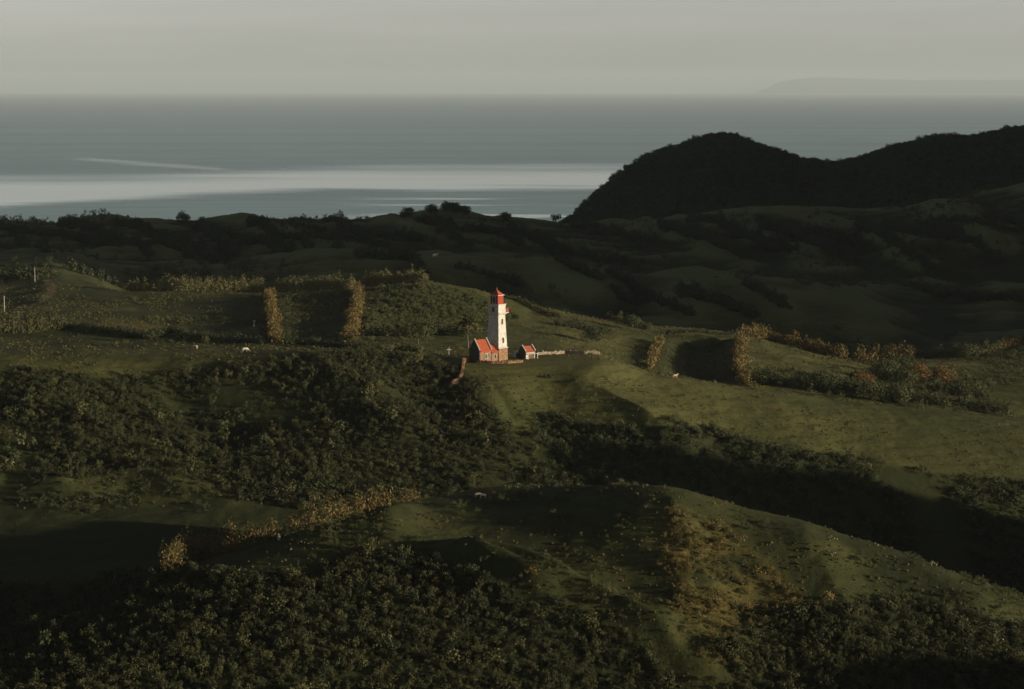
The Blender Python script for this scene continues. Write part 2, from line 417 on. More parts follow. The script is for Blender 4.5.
def ground_mat():
    m, n, l, b = new_mat('hill_grass')
    geo = n.new('ShaderNodeNewGeometry')
    def nz(scale, detail=6.0, rough=0.55):
        t = n.new('ShaderNodeTexNoise'); t.inputs['Scale'].default_value = scale; t.inputs['Detail'].default_value = detail
        t.inputs['Roughness'].default_value = rough
        l.new(geo.outputs['Position'], t.inputs['Vector']); return t
    def ramp(src, p0, c0, p1, c1):
        r = n.new('ShaderNodeValToRGB')
        r.color_ramp.elements[0].position = p0; r.color_ramp.elements[0].color = (*c0, 1)
        r.color_ramp.elements[1].position = p1; r.color_ramp.elements[1].color = (*c1, 1)
        l.new(src, r.inputs[0]); return r
    def mix(f, a, c):
        x = n.new('ShaderNodeMix'); x.data_type = 'RGBA'
        l.new(f, x.inputs[0]); l.new(a, x.inputs[6])
        if isinstance(c, tuple): x.inputs[7].default_value = (*c, 1)
        else: l.new(c, x.inputs[7])
        return x.outputs[2]
    big, mid, fine = nz(0.022, 5), nz(0.11, 6, 0.65), nz(0.9, 5, 0.7)
    base = ramp(big.outputs[0], 0.35, (0.068, 0.082, 0.029), 0.66, (0.120, 0.123, 0.045))
    dry = ramp(mid.outputs[0], 0.50, (0, 0, 0), 0.72, (1, 1, 1))
    c = mix(dry.outputs[0], base.outputs[0], (0.136, 0.122, 0.045))
    dark = ramp(fine.outputs[0], 0.36, (1, 1, 1), 0.52, (0, 0, 0))
    mul = n.new('ShaderNodeMath'); mul.operation = 'MULTIPLY'; mul.inputs[1].default_value = 0.55
    l.new(dark.outputs[0], mul.inputs[0])
    c = mix(mul.outputs[0], c, (0.040, 0.046, 0.016))
    sz = n.new('ShaderNodeSeparateXYZ'); l.new(geo.outputs['Position'], sz.inputs[0])
    w1 = n.new('ShaderNodeMath'); w1.operation = 'MULTIPLY_ADD'; w1.inputs[1].default_value = 14.0
    w2 = n.new('ShaderNodeMath'); w2.operation = 'MULTIPLY'; w2.inputs[1].default_value = 3.6
    w3 = n.new('ShaderNodeMath'); w3.operation = 'SINE'
    l.new(sz.outputs[2], w2.inputs[0]); l.new(mid.outputs[0], w1.inputs[0]); l.new(w2.outputs[0], w1.inputs[2]); l.new(w1.outputs[0], w3.inputs[0])
    w4 = n.new('ShaderNodeMapRange'); w4.inputs[1].default_value = 0.35; w4.inputs[2].default_value = 1.0; w4.inputs[3].default_value = 0.0; w4.inputs[4].default_value = 0.55
    l.new(w3.outputs[0], w4.inputs[0])
    c = mix(w4.outputs[0], c, (0.060, 0.060, 0.024))
    for attr, colour in (('pale', (0.115, 0.135, 0.060)), ('scrub', (0.024, 0.032, 0.013)), ('golden', (0.150, 0.126, 0.042)), ('soil', (0.16, 0.125, 0.075)), ('field', (0.036, 0.044, 0.018))):  # these tones partly stand in for sun and shade on the ground
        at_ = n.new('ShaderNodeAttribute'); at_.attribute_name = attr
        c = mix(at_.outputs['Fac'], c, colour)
    l.new(c, b.inputs['Base Color'])
    b.inputs['Roughness'].default_value = 0.9; b.inputs['Specular IOR Level'].default_value = 0.1
    bp = n.new('ShaderNodeBump'); bp.inputs['Strength'].default_value = 0.6; bp.inputs['Distance'].default_value = 0.35
    l.new(fine.outputs[0], bp.inputs['Height'])
    l.new(bp.outputs[0], b.inputs['Normal'])
    return m

# ------------------------------------------------------------------ ground sheet
GU, GV = project(GX, GY, GZ)

def in_poly(u, v, poly):
    inside = np.zeros(np.shape(u), bool)
    n = len(poly)
    for i in range(n):
        x0, y0 = poly[i]; x1, y1 = poly[(i + 1) % n]
        c = ((y0 > v) != (y1 > v))
        with np.errstate(divide='ignore', invalid='ignore'):
            xi = (x1 - x0) * (v - y0) / (y1 - y0 + 1e-12) + x0
        inside ^= c & (u < xi)
    return inside

FRONT_THICKET = [(-80, 575), (60, 592), (170, 566), (275, 574), (300, 578), (360, 548), (430, 560), (520, 592), (600, 618), (640, 640), (680, 690), (740, 800), (-80, 800)]
FRONT_RIGHT = [(715, 640), (760, 618), (800, 612), (860, 600), (930, 600), (1000, 622), (1100, 660), (1100, 800), (740, 800), (720, 690)]
MID_LEFT = [(-80, 372), (40, 370), (120, 380), (190, 374), (240, 368), (300, 354), (360, 352), (440, 360), (468, 374), (492, 410), (510, 430), (535, 440), (540, 520), (300, 508), (228, 492), (180, 478), (140, 468), (90, 474), (40, 482), (-80, 472)]
MID_RIGHT = [(530, 425), (560, 415), (600, 430), (655, 428), (690, 424), (740, 440), (860, 460), (1100, 496), (1100, 700), (620, 520), (540, 500)]
CROP_A = [(362, 290), (430, 284), (480, 296), (520, 318), (470, 325), (455, 332), (400, 330), (366, 330)]
CROP_B = [(278, 296), (350, 292), (350, 322), (300, 330), (278, 325)]
CROP_C = [(130, 297), (262, 297), (262, 325), (150, 325)]
CROP_D = [(750, 345), (800, 350), (880, 385), (800, 384), (755, 372)]
CROP_E = [(950, 365), (1040, 350), (1040, 410), (985, 400)]
GOLD = [(664, 505), (715, 520), (765, 560), (812, 606), (770, 630), (740, 626), (748, 668), (700, 664), (672, 610), (664, 560)]
FIELD_F = [(664, 334), (736, 336), (738, 384), (700, 380), (655, 372)]
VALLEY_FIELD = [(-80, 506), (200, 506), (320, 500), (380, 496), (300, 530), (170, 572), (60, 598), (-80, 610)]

def soft(mask, k=4):
    m = mask.astype(float)
    for ax in (0, 1):
        acc = np.zeros_like(m)
        for s in range(-k, k + 1):
            acc += np.roll(m, s, axis=ax)
        m = acc / (2 * k + 1)
    return m

jit = 9 * fbm(GX / 9.0, GY / 9.0, 77, 3)
ju, jv = GU + jit, GV + jit * 0.6
a_scrub_shade = soft((in_poly(ju, jv, FRONT_THICKET) | in_poly(ju, jv, FRONT_RIGHT)) & (GY < 540) & (GY > 380)) * 0.9
a_scrub_shade = np.maximum(a_scrub_shade, soft(in_poly(ju, jv, MID_LEFT) & (GY > 590) & (GY < 696)) * 0.8)
a_scrub_shade = np.maximum(a_scrub_shade, soft(in_poly(ju, jv, MID_RIGHT) & (GY > 570) & (GY < 665)) * 0.9)
a_scrub_shade = np.maximum(a_scrub_shade, sstep(1750, 1850, GY))
def blur_rows(a, k0, k1):
    for ax, k in ((0, k0), (1, k1)):
        p_ = [(0, 0), (0, 0)]; p_[ax] = (k + 1, k)
        c = np.cumsum(np.pad(a, p_, mode='edge'), axis=ax)
        n_ = a.shape[ax]
        a = (np.take(c, np.arange(2 * k + 1, 2 * k + 1 + n_), axis=ax) - np.take(c, np.arange(0, n_), axis=ax)) / (2 * k + 1)
    return a
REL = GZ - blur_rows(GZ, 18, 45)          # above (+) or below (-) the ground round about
a_scrub_shade = np.maximum(a_scrub_shade, 0.95 * sstep(960, 1020, GY) * sstep(0.9, -1.3, REL + 0.8 * fbm(GX / 40, GY / 60, 5, 4)))  # bush tone in far hollows doubles as the missing relief shading
a_scrub_shade = np.maximum(a_scrub_shade, sstep(700, 850, GX))
grass_mottle = sstep(-0.45, 0.25, fbm(GX / 17.0, GY / 17.0, 88, 4))
a_scrub_shade = np.maximum(a_scrub_shade, (0.42 + 0.36 * grass_mottle) * (GY > 380) * (1 - sstep(540, 600, GY)))  # front ridge grass darkened in colour for the weak sun on it
a_scrub_shade = np.maximum(a_scrub_shade, (0.2 + 0.45 * grass_mottle) * sstep(640, 690, GY) * (1 - sstep(900, 1000, GY)) * (1 - sstep(-40, -10, GX)))  # left shelf grass toned down for the dim light there
GREEN_RIDGE = [(430, 250), (500, 259), (545, 256), (600, 272), (640, 280), (690, 272), (740, 281), (860, 291), (905, 312), (860, 328), (760, 322), (700, 312), (640, 310), (560, 290), (430, 275)]
SUNNY_STRIP = [(72, 320), (120, 318), (172, 328), (188, 334), (150, 336), (110, 330), (80, 327)]
a_scrub_shade = np.maximum(a_scrub_shade, soft(in_poly(GU, GV, VALLEY_FIELD) & (GY > 500) & (GY < 620)) * 0.95)  # valley field darkened in colour to stand in for shade
a_scrub_shade = np.maximum(a_scrub_shade, 0.95 * sstep(35, 80, GX) * (GY > 380) * (1 - sstep(530, 560, GY)) * (0.6 + 0.4 * grass_mottle))
a_crest_light = sstep(-0.2, 1.6, REL + 0.6 * fbm(GX / 50, GY / 50, 15, 4)) * sstep(980, 1040, GY) * (1 - sstep(1700, 1800, GY))  # far crests lightened in colour to stand in for relief lighting
MOUND = [(-80, 472), (40, 482), (90, 474), (140, 468), (180, 478), (230, 494), (330, 488), (380, 498), (200, 512), (-80, 512)]
a_scrub_shade = np.maximum(a_scrub_shade, soft(in_poly(ju, jv, MOUND) & (GY > 560) & (GY < 660)) * (0.55 + 0.4 * grass_mottle))
a_scrub_shade = np.maximum(a_scrub_shade, 0.55 * sstep(60, 130, GX) * sstep(600, 640, GY) * (1 - sstep(700, 740, GY)) * (0.5 + 0.5 * grass_mottle))  # right slope painted darker to the right, as the sunlight fades
a_scrub_shade *= 1 - 0.85 * soft(in_poly(ju, jv, GREEN_RIDGE) & (GY > 1040) & (GY < 1300), 6)  # ridge kept lighter in colour for the faint light along it
a_gold_sun = 0.6 * soft(in_poly(GU, GV, SUNNY_STRIP) & (GY > 690) & (GY < 900)) + soft(in_poly(ju, jv, GOLD) & (GY < 540) & (GY > 380), 8) * 0.55 * sstep(-0.35, 0.3, fbm(GX / 8.0, GY / 8.0, 90, 4))  # first strip painted brighter for stronger sun; second patch is dry golden grass
a_field_shade = soft((in_poly(GU, GV, CROP_B) | in_poly(GU, GV, CROP_C) | in_poly(GU, GV, FIELD_F) | in_poly(GU, GV, CROP_A)) & (GY > 690) & (GY < 960)) * 0.85  # crop fields darkened in colour for the shade of their hedges
a_field_shade = np.maximum(a_field_shade, soft(in_poly(GU, GV, VALLEY_FIELD) & (GY > 500) & (GY < 620)) * 0.75)  # valley field darkened again in place of the ridge's shade

def path_mask(px, w, y0, y1):
    poly = [at(u, v, y0, y1) for u, v in px]
    d, t = seg_dist(GX, GY, poly)
    return sstep(w, w * 0.4, d)
a_scrub_shade = np.maximum(a_scrub_shade, 0.6 * soft(in_poly(GU, GV, [(30, 250), (70, 252), (140, 285), (130, 296), (30, 296)]) & (GY > 900) & (GY < 1260), 6))  # hump at the left darkened in colour where shade falls short
a_soil = path_mask([(0, 310), (20, 309), (40, 302), (52, 292), (50, 284), (42, 276)], 2.6, 740, 1150) * 0.8
a_soil = np.maximum(a_soil, path_mask([(0, 348), (120, 350), (250, 349), (330, 351), (440, 357), (472, 359)], 1.1, 680, 740) * 0.35)
a_soil = np.maximum(a_soil, path_mask([(575, 222), (640, 221), (700, 216), (740, 213)], 5.0, 1500, 1700) * 0.35)
a_soil = np.maximum(a_soil, path_mask([(800, 216), (860, 214), (905, 208), (950, 200)], 5.0, 1500, 1700) * 0.35)
a_soil = np.maximum(a_soil, (1 - sstep(5, 9.5, np.hypot(GX - lh.x + 1, (GY - lh.y + 3) * 1.3))) * 0.55)

def grid_mesh(name, X, Y, Z):
    nr, nc = X.shape
    co = np.stack([X, Y, Z], -1).reshape(-1, 3).astype(np.float32)
    idx = np.arange(nr * nc, dtype=np.int32).reshape(nr, nc)
    f = np.stack([idx[:-1, :-1], idx[:-1, 1:], idx[1:, 1:], idx[1:, :-1]], -1).reshape(-1, 4)
    return raw_mesh(name, co, f, True)

def raw_mesh(name, co, faces, smooth=False):
    """faces: (n, k) int array"""
    me = bpy.data.meshes.new(name)
    n, k = faces.shape
    me.vertices.add(len(co)); me.vertices.foreach_set('co', np.ascontiguousarray(co, np.float32).ravel())
    me.loops.add(n * k); me.loops.foreach_set('vertex_index', np.ascontiguousarray(faces, np.int32).ravel())
    me.polygons.add(n); me.polygons.foreach_set('loop_start', np.arange(0, n * k, k, dtype=np.int32))
    me.polygons.foreach_set('use_smooth', np.full(n, smooth, bool))
    me.update(calc_edges=True)
    return me

def tag(o, label=None, cat=None, group=None, kind=None):
    if label: o['label'] = label
    if cat: o['category'] = cat
    if group: o['group'] = group
    if kind: o['kind'] = kind
    return o

def link(name, me, mat=None, parent=None):
    o = bpy.data.objects.new(name, me); COL.objects.link(o)
    if mat: me.materials.append(mat)
    if parent: o.parent = parent
    return o

gm = grid_mesh('hills', GX, GY, GZ)
for nm, arr in (('pale', a_crest_light), ('scrub', a_scrub_shade), ('golden', a_gold_sun), ('soil', a_soil), ('field', a_field_shade)):
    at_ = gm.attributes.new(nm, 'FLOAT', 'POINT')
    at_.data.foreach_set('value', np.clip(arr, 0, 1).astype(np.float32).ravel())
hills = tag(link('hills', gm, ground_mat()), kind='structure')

# ------------------------------------------------------------------ sea, far headland, air
def sea_mat():
    m, n, l, b = new_mat('sea_water')
    geo = n.new('ShaderNodeNewGeometry')
    sep = n.new('ShaderNodeSeparateXYZ'); l.new(geo.outputs['Position'], sep.inputs[0])
    def math_(op, a, c=None, d=None):
        x = n.new('ShaderNodeMath'); x.operation = op
        for i, q in enumerate((a, c, d)):
            if q is None: continue
            if isinstance(q, (int, float)): x.inputs[i].default_value = q
            else: l.new(q, x.inputs[i])
        return x.outputs[0]
    def noise(sx_, sy_, scale, detail=5):
        mp = n.new('ShaderNodeMapping'); mp.inputs['Scale'].default_value = (sx_, sy_, 1)
        l.new(geo.outputs['Position'], mp.inputs['Vector'])
        t = n.new('ShaderNodeTexNoise'); t.inputs['Scale'].default_value = scale; t.inputs['Detail'].default_value = detail
        l.new(mp.outputs[0], t.inputs['Vector']); return t.outputs[0]
    def rng_(src, a, c, to0=0.0, to1=1.0):
        x = n.new('ShaderNodeMapRange'); x.interpolation_type = 'SMOOTHSTEP'
        x.inputs[1].default_value = a; x.inputs[2].default_value = c; x.inputs[3].default_value = to0; x.inputs[4].default_value = to1
        l.new(src, x.inputs[0]); return x.outputs[0]
    wav = noise(0.6, 1.0, 0.0011, 6)
    fine = noise(0.35, 1.0, 0.006, 5)
    # calm slick: a band of smooth water lying off the coast, its near edge slanting with X
    edge = rng_(sep.outputs[0], -1150.0, -380.0, 4420.0, 5420.0)
    wob = math_('ADD', math_('MULTIPLY_ADD', wav, 900.0, -450.0), math_('MULTIPLY_ADD', noise(0.45, 1.0, 0.0022, 6), 1000.0, -500.0))
    yy = math_('ADD', math_('SUBTRACT', sep.outputs[1], edge), wob)
    near = rng_(math_('ADD', yy, math_('MULTIPLY_ADD', fine, 700.0, -350.0)), -150.0, 420.0)
    farr = rng_(math_('ADD', yy, math_('MULTIPLY_ADD', noise(0.40, 1.0, 0.0018, 6), 2000.0, -1000.0)), 700.0, 2600.0, 1.0, 0.0)
    slick = math_('MULTIPLY', near, farr)
    # a thin trailing streak beyond the left end of the slick
    sk = math_('ADD', sep.outputs[1], math_('MULTIPLY_ADD', sep.outputs[0], 1.83, -7040.0 + 883.0 * 1.83))
    sk = math_('ADD', math_('ABSOLUTE', sk), math_('MULTIPLY_ADD', fine, 260.0, -130.0))
    sk = math_('MULTIPLY', rng_(sk, 20.0, 190.0, 0.40, 0.0), math_('MULTIPLY', rng_(sep.outputs[0], -1560.0, -1350.0), rng_(sep.outputs[0], -900.0, -700.0, 1.0, 0.0)))
    slick = math_('MAXIMUM', slick, sk)
    patch = noise(0.22, 1.0, 0.0042, 4)
    pz = rng_(patch, 0.53, 0.60)
    pzy = math_('MULTIPLY', math_('MULTIPLY', rng_(sep.outputs[0], -420.0, -100.0), rng_(sep.outputs[1], 3600.0, 4300.0)), rng_(sep.outputs[1], 5000.0, 5400.0, 1.0, 0.0))
    slick = math_('MAXIMUM', slick, math_('MULTIPLY', math_('MULTIPLY', pz, pzy), 0.8))
    mixr = n.new('ShaderNodeMapRange'); l.new(slick, mixr.inputs[0])
    mixr.inputs[3].default_value = 0.30; mixr.inputs[4].default_value = 0.10
    l.new(mixr.outputs[0], b.inputs['Roughness'])
    band = math_('ADD', math_('MULTIPLY', noise(0.05, 1.0, 0.0016, 4), 0.5), math_('MULTIPLY', noise(0.30, 1.0, 0.016, 8), 0.5))
    rp = n.new('ShaderNodeValToRGB')
    rp.color_ramp.elements[0].position = 0.42; rp.color_ramp.elements[0].color = (0.018, 0.105, 0.145, 1)
    rp.color_ramp.elements[1].position = 0.60; rp.color_ramp.elements[1].color = (0.080, 0.250, 0.240, 1)
    l.new(band, rp.inputs[0])
    l.new(rp.outputs[0], b.inputs['Base Color'])
    b.inputs['IOR'].default_value = 1.33
    ripple = noise(0.5, 1.0, 0.05, 6)
    bp = n.new('ShaderNodeBump'); bp.inputs['Distance'].default_value = 1.0
    st = n.new('ShaderNodeMapRange'); l.new(slick, st.inputs[0]); st.inputs[3].default_value = 0.35; st.inputs[4].default_value = 0.03
    l.new(st.outputs[0], bp.inputs['Strength']); l.new(ripple, bp.inputs['Height']); l.new(bp.outputs[0], b.inputs['Normal'])
    return m

def sea():
    xs = np.array([-100000., -8000, -2500, 0, 2500, 8000, 100000]); ys = np.array([-2000., 1500, 3000, 6000, 12000, 30000, 80000, SEA_FAR])
    X, Y = np.meshgrid(xs, ys)
    return tag(link('sea', grid_mesh('sea', X, Y, np.full_like(X, SEA_Z)), sea_mat()), kind='structure')
sea()

def far_island():
    # a long low headland on the horizon, beyond the far water
    D = 136000.0
    u = np.linspace(755, 1260, 160)
    top = np.interp(u, [755, 768, 778, 800, 820, 860, 900, 960, 1024, 1150, 1240, 1260], [0, 4.5, 9.5, 12.5, 14, 12.5, 11.5, 11.5, 11.5, 11, 6, 0]) * D / FPX
    top *= 1 + 0.06 * fbm(u / 18.0, u * 0, 5, 4)
    prof = np.array([0.0, 0.25, 0.62, 0.9, 1.0, 0.93, 0.6, 0.0])
    dep = np.array([-9000., -7200, -4600, -2000, 0, 3000, 7000, 12000])
    X = np.zeros((len(prof), len(u))); Y = np.zeros_like(X); Z = np.zeros_like(X)
    for i, (p, d) in enumerate(zip(prof, dep)):
        Y[i] = D + d; X[i] = (u - CX) / FPX * (D + d)
        Z[i] = SEA_Z - 20 + (top + 130) * p * (1 + (0.15 * fbm(u / 9.0, u * 0 + i, 8, 3) if 0 < p < 1 else 0))
    return tag(link('far_island', grid_mesh('far_island', X, Y, Z), noise_mat('island_rock', (0.05, 0.06, 0.04), (0.10, 0.10, 0.07), 0.001)), kind='structure')
far_island()

def haze():
    x0, x1, y0, y1, z0, z1 = -101000, 101000, -2500, SEA_FAR + 1000, -268.0, 900.0
    co = np.array([(x, y, z) for x in (x0, x1) for y in (y0, y1) for z in (z0, z1)])
    f = np.array([(0, 1, 3, 2), (4, 6, 7, 5), (0, 4, 5, 1), (2, 3, 7, 6), (0, 2, 6, 4), (1, 5, 7, 3)])
    m = bpy.data.materials.new('haze_air'); m.use_nodes = True
    n, l = m.node_tree.nodes, m.node_tree.links
    n.clear()
    o_ = n.new('ShaderNodeOutputMaterial'); v = n.new('ShaderNodeVolumePrincipled')
    v.inputs['Color'].default_value = (0.68, 0.82, 0.91, 1); v.inputs['Density'].default_value = 1.6e-5; v.inputs['Anisotropy'].default_value = 0.0
    l.new(v.outputs[0], o_.inputs['Volume'])
    return tag(link('haze', raw_mesh('haze', co, f), m), kind='stuff')
haze()

# ------------------------------------------------------------------ plants
def leaf_quads(c, nrm, size, stretch=1.0, up=0.0):
    """one quad per leaf clump; c, nrm (n, 3), size (n,)"""
    n = len(c)
    nrm = nrm / (np.linalg.norm(nrm, axis=1, keepdims=True) + 1e-9)
    ref = rng.normal(size=(n, 3)); ref[:, 2] += up
    t = ref - (ref * nrm).sum(1, keepdims=True) * nrm
    t /= np.linalg.norm(t, axis=1, keepdims=True) + 1e-9
    b = np.cross(nrm, t)
    s = size[:, None]
    t = t * s * stretch; b = b * s * 0.62
    k = rng.uniform(0.6, 1.0, (4, n, 1))
    co = np.stack([c - t * k[0], c + b * k[1], c + t * k[2], c - b * k[3]], 1).reshape(-1, 3)
    f = np.arange(4 * n).reshape(n, 4)
    return co, f

def lobes_cloud(lobes, per, leaf, stretch=1.0, up=0.0, fill=0.25):
    """leaves spread through and over a set of ellipsoid lobes (x, y, z, rx, ry, rz)"""
    cs, ns, ss = [], [], []
    for (x, y, z, rx, ry, rz) in lobes:
        n = max(6, int(per * (rx * ry * rz) ** (2 / 3)))
        d = rng.normal(size=(n, 3)); d[:, 2] += 0.25
        d /= np.linalg.norm(d, axis=1, keepdims=True)
        r = np.where(rng.random(n) < fill, rng.uniform(0.3, 0.85, n), rng.uniform(0.82, 1.12, n))
        cs.append(np.array([x, y, z]) + d * r[:, None] * np.array([rx, ry, rz]))
        ns.append(d + rng.normal(size=(n, 3)) * 0.55)
        ss.append(rng.uniform(0.55, 1.25, n) * leaf)
    return leaf_quads(np.concatenate(cs), np.concatenate(ns), np.concatenate(ss), stretch, up)

def shrub_proto(name, mat, kind):
    lb = []
    if kind == 'shrub':
        for k in range(6):
            a = rng.uniform(0, 6.28); r = rng.uniform(0.1, 0.95)
            lb.append((r * math.cos(a), r * math.sin(a), rng.uniform(0.15, 1.05), *(rng.uniform(0.22, 0.55, 2)), rng.uniform(0.22, 0.55)))
        co, f = lobes_cloud(lb, 300, 0.12, 1.0, 0.0, 0.35)
    elif kind == 'tuft':
        n = 40
        a = rng.uniform(0, 6.28, n); r = rng.uniform(0, 0.7, n)
        c = np.stack([r * np.cos(a), r * np.sin(a), rng.uniform(0.1, 0.7, n)], 1)
        co, f = leaf_quads(c, np.stack([np.cos(a), np.sin(a), 0.3 + 0 * a], 1) + rng.normal(size=(n, 3)) * 0.4, rng.uniform(0.2, 0.45, n), 1.3, 2.0)
    else:
        for k in range(9):
            a = rng.uniform(0, 6.28); r = rng.uniform(0.1, 0.65)
            lb.append((r * math.cos(a), r * math.sin(a), rng.uniform(0.45, 1.25), *(rng.uniform(0.28, 0.5, 2)), rng.uniform(0.28, 0.45)))
        co, f = lobes_cloud(lb, 160, 0.15)
    me = raw_mesh(name, co, f); me.materials.append(mat)
    return bpy.data.objects.new(name, me)

def proto_set(name, mat, kind, n=5):
    c = bpy.data.collections.new(name)
    for k in range(n):
        c.objects.link(shrub_proto(name, mat, kind))
    return c, n

P_THICK = proto_set('thicket_bush', M['leaf_dark'], 'shrub', 7)
P_MID = proto_set('slope_bush', foliage_mat('leaf_slope', [(0.018, 0.028, 0.012), (0.036, 0.048, 0.020), (0.062, 0.068, 0.028)]), 'shrub', 7)
P_SCRUB = proto_set('scrub_bush', M['leaf_scrub'], 'shrub', 6)
P_CROP = proto_set('crop_plant', M['leaf_crop'], 'shrub', 5)
P_GOLD = proto_set('golden_bush', M['leaf_golden'], 'shrub', 5)
P_TUFT = proto_set('grass_tuft', M['leaf_grass'], 'tuft', 5)
P_TREE = proto_set('forest_tree', M['leaf_forest'], 'tree', 6)

def scatter(name, protos, pts, scl, zs=1.0):
    """one stuff object: plants instanced on a point cloud"""
    coll, n = protos
    me = bpy.data.meshes.new(name)
    me.vertices.add(len(pts)); me.vertices.foreach_set('co', np.ascontiguousarray(pts, np.float32).ravel())
    s3 = np.stack([scl * rng.uniform(0.85, 1.15, len(scl)), scl * rng.uniform(0.85, 1.15, len(scl)), scl * zs * rng.uniform(0.75, 1.25, len(scl))], 1)
    a = me.attributes.new('plant_scale', 'FLOAT_VECTOR', 'POINT'); a.data.foreach_set('vector', s3.astype(np.float32).ravel())
    a = me.attributes.new('plant_kind', 'INT', 'POINT'); a.data.foreach_set('value', rng.integers(0, n, len(pts)).astype(np.int32))
    rt = np.zeros((len(pts), 3)); rt[:, 2] = rng.uniform(0, 6.283, len(pts)); rt[:, :2] = rng.normal(0, 0.12, (len(pts), 2))
    a = me.attributes.new('plant_turn', 'FLOAT_VECTOR', 'POINT'); a.data.foreach_set('vector', rt.astype(np.float32).ravel())
    o = link(name, me)
    ng = bpy.data.node_groups.new(name, 'GeometryNodeTree')
    ng.interface.new_socket('Geometry', in_out='INPUT', socket_type='NodeSocketGeometry')
    ng.interface.new_socket('Geometry', in_out='OUTPUT', socket_type='NodeSocketGeometry')
    N, K = ng.nodes, ng.links
    gi, go = N.new('NodeGroupInput'), N.new('NodeGroupOutput')
    ip = N.new('GeometryNodeInstanceOnPoints'); ci = N.new('GeometryNodeCollectionInfo')
    ci.inputs['Collection'].default_value = coll
    ci.inputs['Separate Children'].default_value = True; ci.inputs['Reset Children'].default_value = True
    def named(nm, t):
        q = N.new('GeometryNodeInputNamedAttribute'); q.data_type = t; q.inputs['Name'].default_value = nm
        return [s for s in q.outputs if s.enabled and s.name == 'Attribute'][0]
    K.new(gi.outputs[0], ip.inputs['Points']); K.new(ci.outputs[0], ip.inputs['Instance'])
    ip.inputs['Pick Instance'].default_value = True
    K.new(named('plant_kind', 'INT'), ip.inputs['Instance Index'])
    K.new(named('plant_scale', 'FLOAT_VECTOR'), ip.inputs['Scale'])
    K.new(named('plant_turn', 'FLOAT_VECTOR'), ip.inputs['Rotation'])
    K.new(ip.outputs[0], go.inputs[0])
    md = o.modifiers.new('plants', 'NODES'); md.node_group = ng
    return tag(o, kind='stuff')

def candidates(y0, y1, dens, amax=0.24):
    n = int(dens * amax * (y1 * y1 - y0 * y0))
    Y = np.sqrt(rng.uniform(y0 * y0, y1 * y1, n)); X = rng.uniform(-amax, amax, n) * Y
    Z = hgt(X, Y)
    u, v = project(X, Y, Z)
    return X, Y, Z, u, v

def pts_in(polys, y0, y1, dens, thin=0.0, scale=22.0, not_in=None, jitter=10):
    X, Y, Z, u, v = candidates(y0, y1, dens)
    j = jitter * fbm(X / 9.0, Y / 9.0, 77, 3)
    k = np.zeros(len(X), bool)
    for p in polys: k |= in_poly(u + j, v + j * 0.6, p)
    if not_in:
        for p in not_in: k &= ~in_poly(u + j, v + j * 0.6, p)
    if thin: k &= (fbm(X / scale, Y / scale, 31, 4) > thin + 0.25 * (rng.random(len(X)) - 0.5))
    k &= np.hypot(X - lh.x - 2, Y - lh.y) > 16
    return np.stack([X, Y, Z], 1)[k]

ALLV = [(-120, 60), (1140, 60), (1140, 830), (-120, 830)]
p = pts_in([FRONT_THICKET, FRONT_RIGHT], 395, 545, 1.5)
scatter('front_thicket', P_THICK, p, rng.gamma(2.6, 0.21, len(p)).clip(0.2, 1.7), 1.2)
p = pts_in([FRONT_THICKET, FRONT_RIGHT], 395, 545, 0.16, 0.0)
scatter('front_thicket_yellowing', P_SCRUB, p, rng.gamma(4.0, 0.22, len(p)).clip(0.3, 1.6), 1.2)
p = pts_in([MID_LEFT], 585, 697, 1.2, -0.45)
scatter('middle_slope_thicket', P_THICK, p, rng.gamma(2.6, 0.21, len(p)).clip(0.2, 1.6), 1.15)
p = pts_in([MID_LEFT], 585, 697, 0.30, -0.2)
scatter('middle_slope_scrub', P_SCRUB, p, rng.gamma(3.0, 0.24, len(p)).clip(0.25, 1.6))
P_TALL = proto_set('small_tree', M['leaf_scrub'], 'tree', 6)
p = pts_in([MID_LEFT], 585, 690, 0.012, 0.0)
scatter('middle_slope_trees', P_TALL, p, rng.gamma(8.0, 0.24, len(p)).clip(1.0, 3.0))
p = pts_in([FRONT_THICKET, FRONT_RIGHT], 395, 525, 0.014, 0.0)
scatter('front_thicket_trees', P_TALL, p, rng.gamma(8.0, 0.20, len(p)).clip(0.8, 2.4))
p = pts_in([MID_RIGHT], 565, 665, 0.65, -0.35)
scatter('right_slope_scrub', P_MID, p, rng.gamma(4.0, 0.24, len(p)).clip(0.4, 2.2))
p = pts_in([GOLD], 385, 545, 1.3, -0.2, 8.0)
scatter('golden_scrub', P_GOLD, p, rng.gamma(2.6, 0.18, len(p)).clip(0.2, 1.4))
p = pts_in([ALLV], 385, 560, 0.45, 0.12, 13.0, not_in=[FRONT_THICKET, VALLEY_FIELD])
scatter('front_slope_scrub', P_SCRUB, p, rng.gamma(2.4, 0.17, len(p)).clip(0.15, 1.5))
p = pts_in([MOUND], 560, 660, 0.6, 0.05, 9.0)
scatter('mound_scrub', P_MID, p, rng.gamma(3.0, 0.17, len(p)).clip(0.2, 1.1))
p = pts_in([CROP_A], 720, 960, 0.42, jitter=3)
scatter('leafy_field_crop', P_CROP, p, rng.uniform(0.5, 1.15, len(p)), 1.0)
p = pts_in([CROP_B, CROP_C], 720, 960, 0.16, -0.05, jitter=4)
scatter('low_field_crop', P_CROP, p, rng.uniform(0.35, 0.8, len(p)))
p = pts_in([CROP_D, CROP_E], 700, 960, 0.16, -0.1, jitter=4)
scatter('right_field_crop', P_CROP, p, rng.uniform(0.35, 0.85, len(p)))
p = pts_in([ALLV], 400, 960, 0.16, -0.25, not_in=[MID_LEFT, FRONT_THICKET, VALLEY_FIELD])
scatter('shelf_grass_tufts', P_TUFT, p, rng.uniform(0.18, 0.5, len(p)))
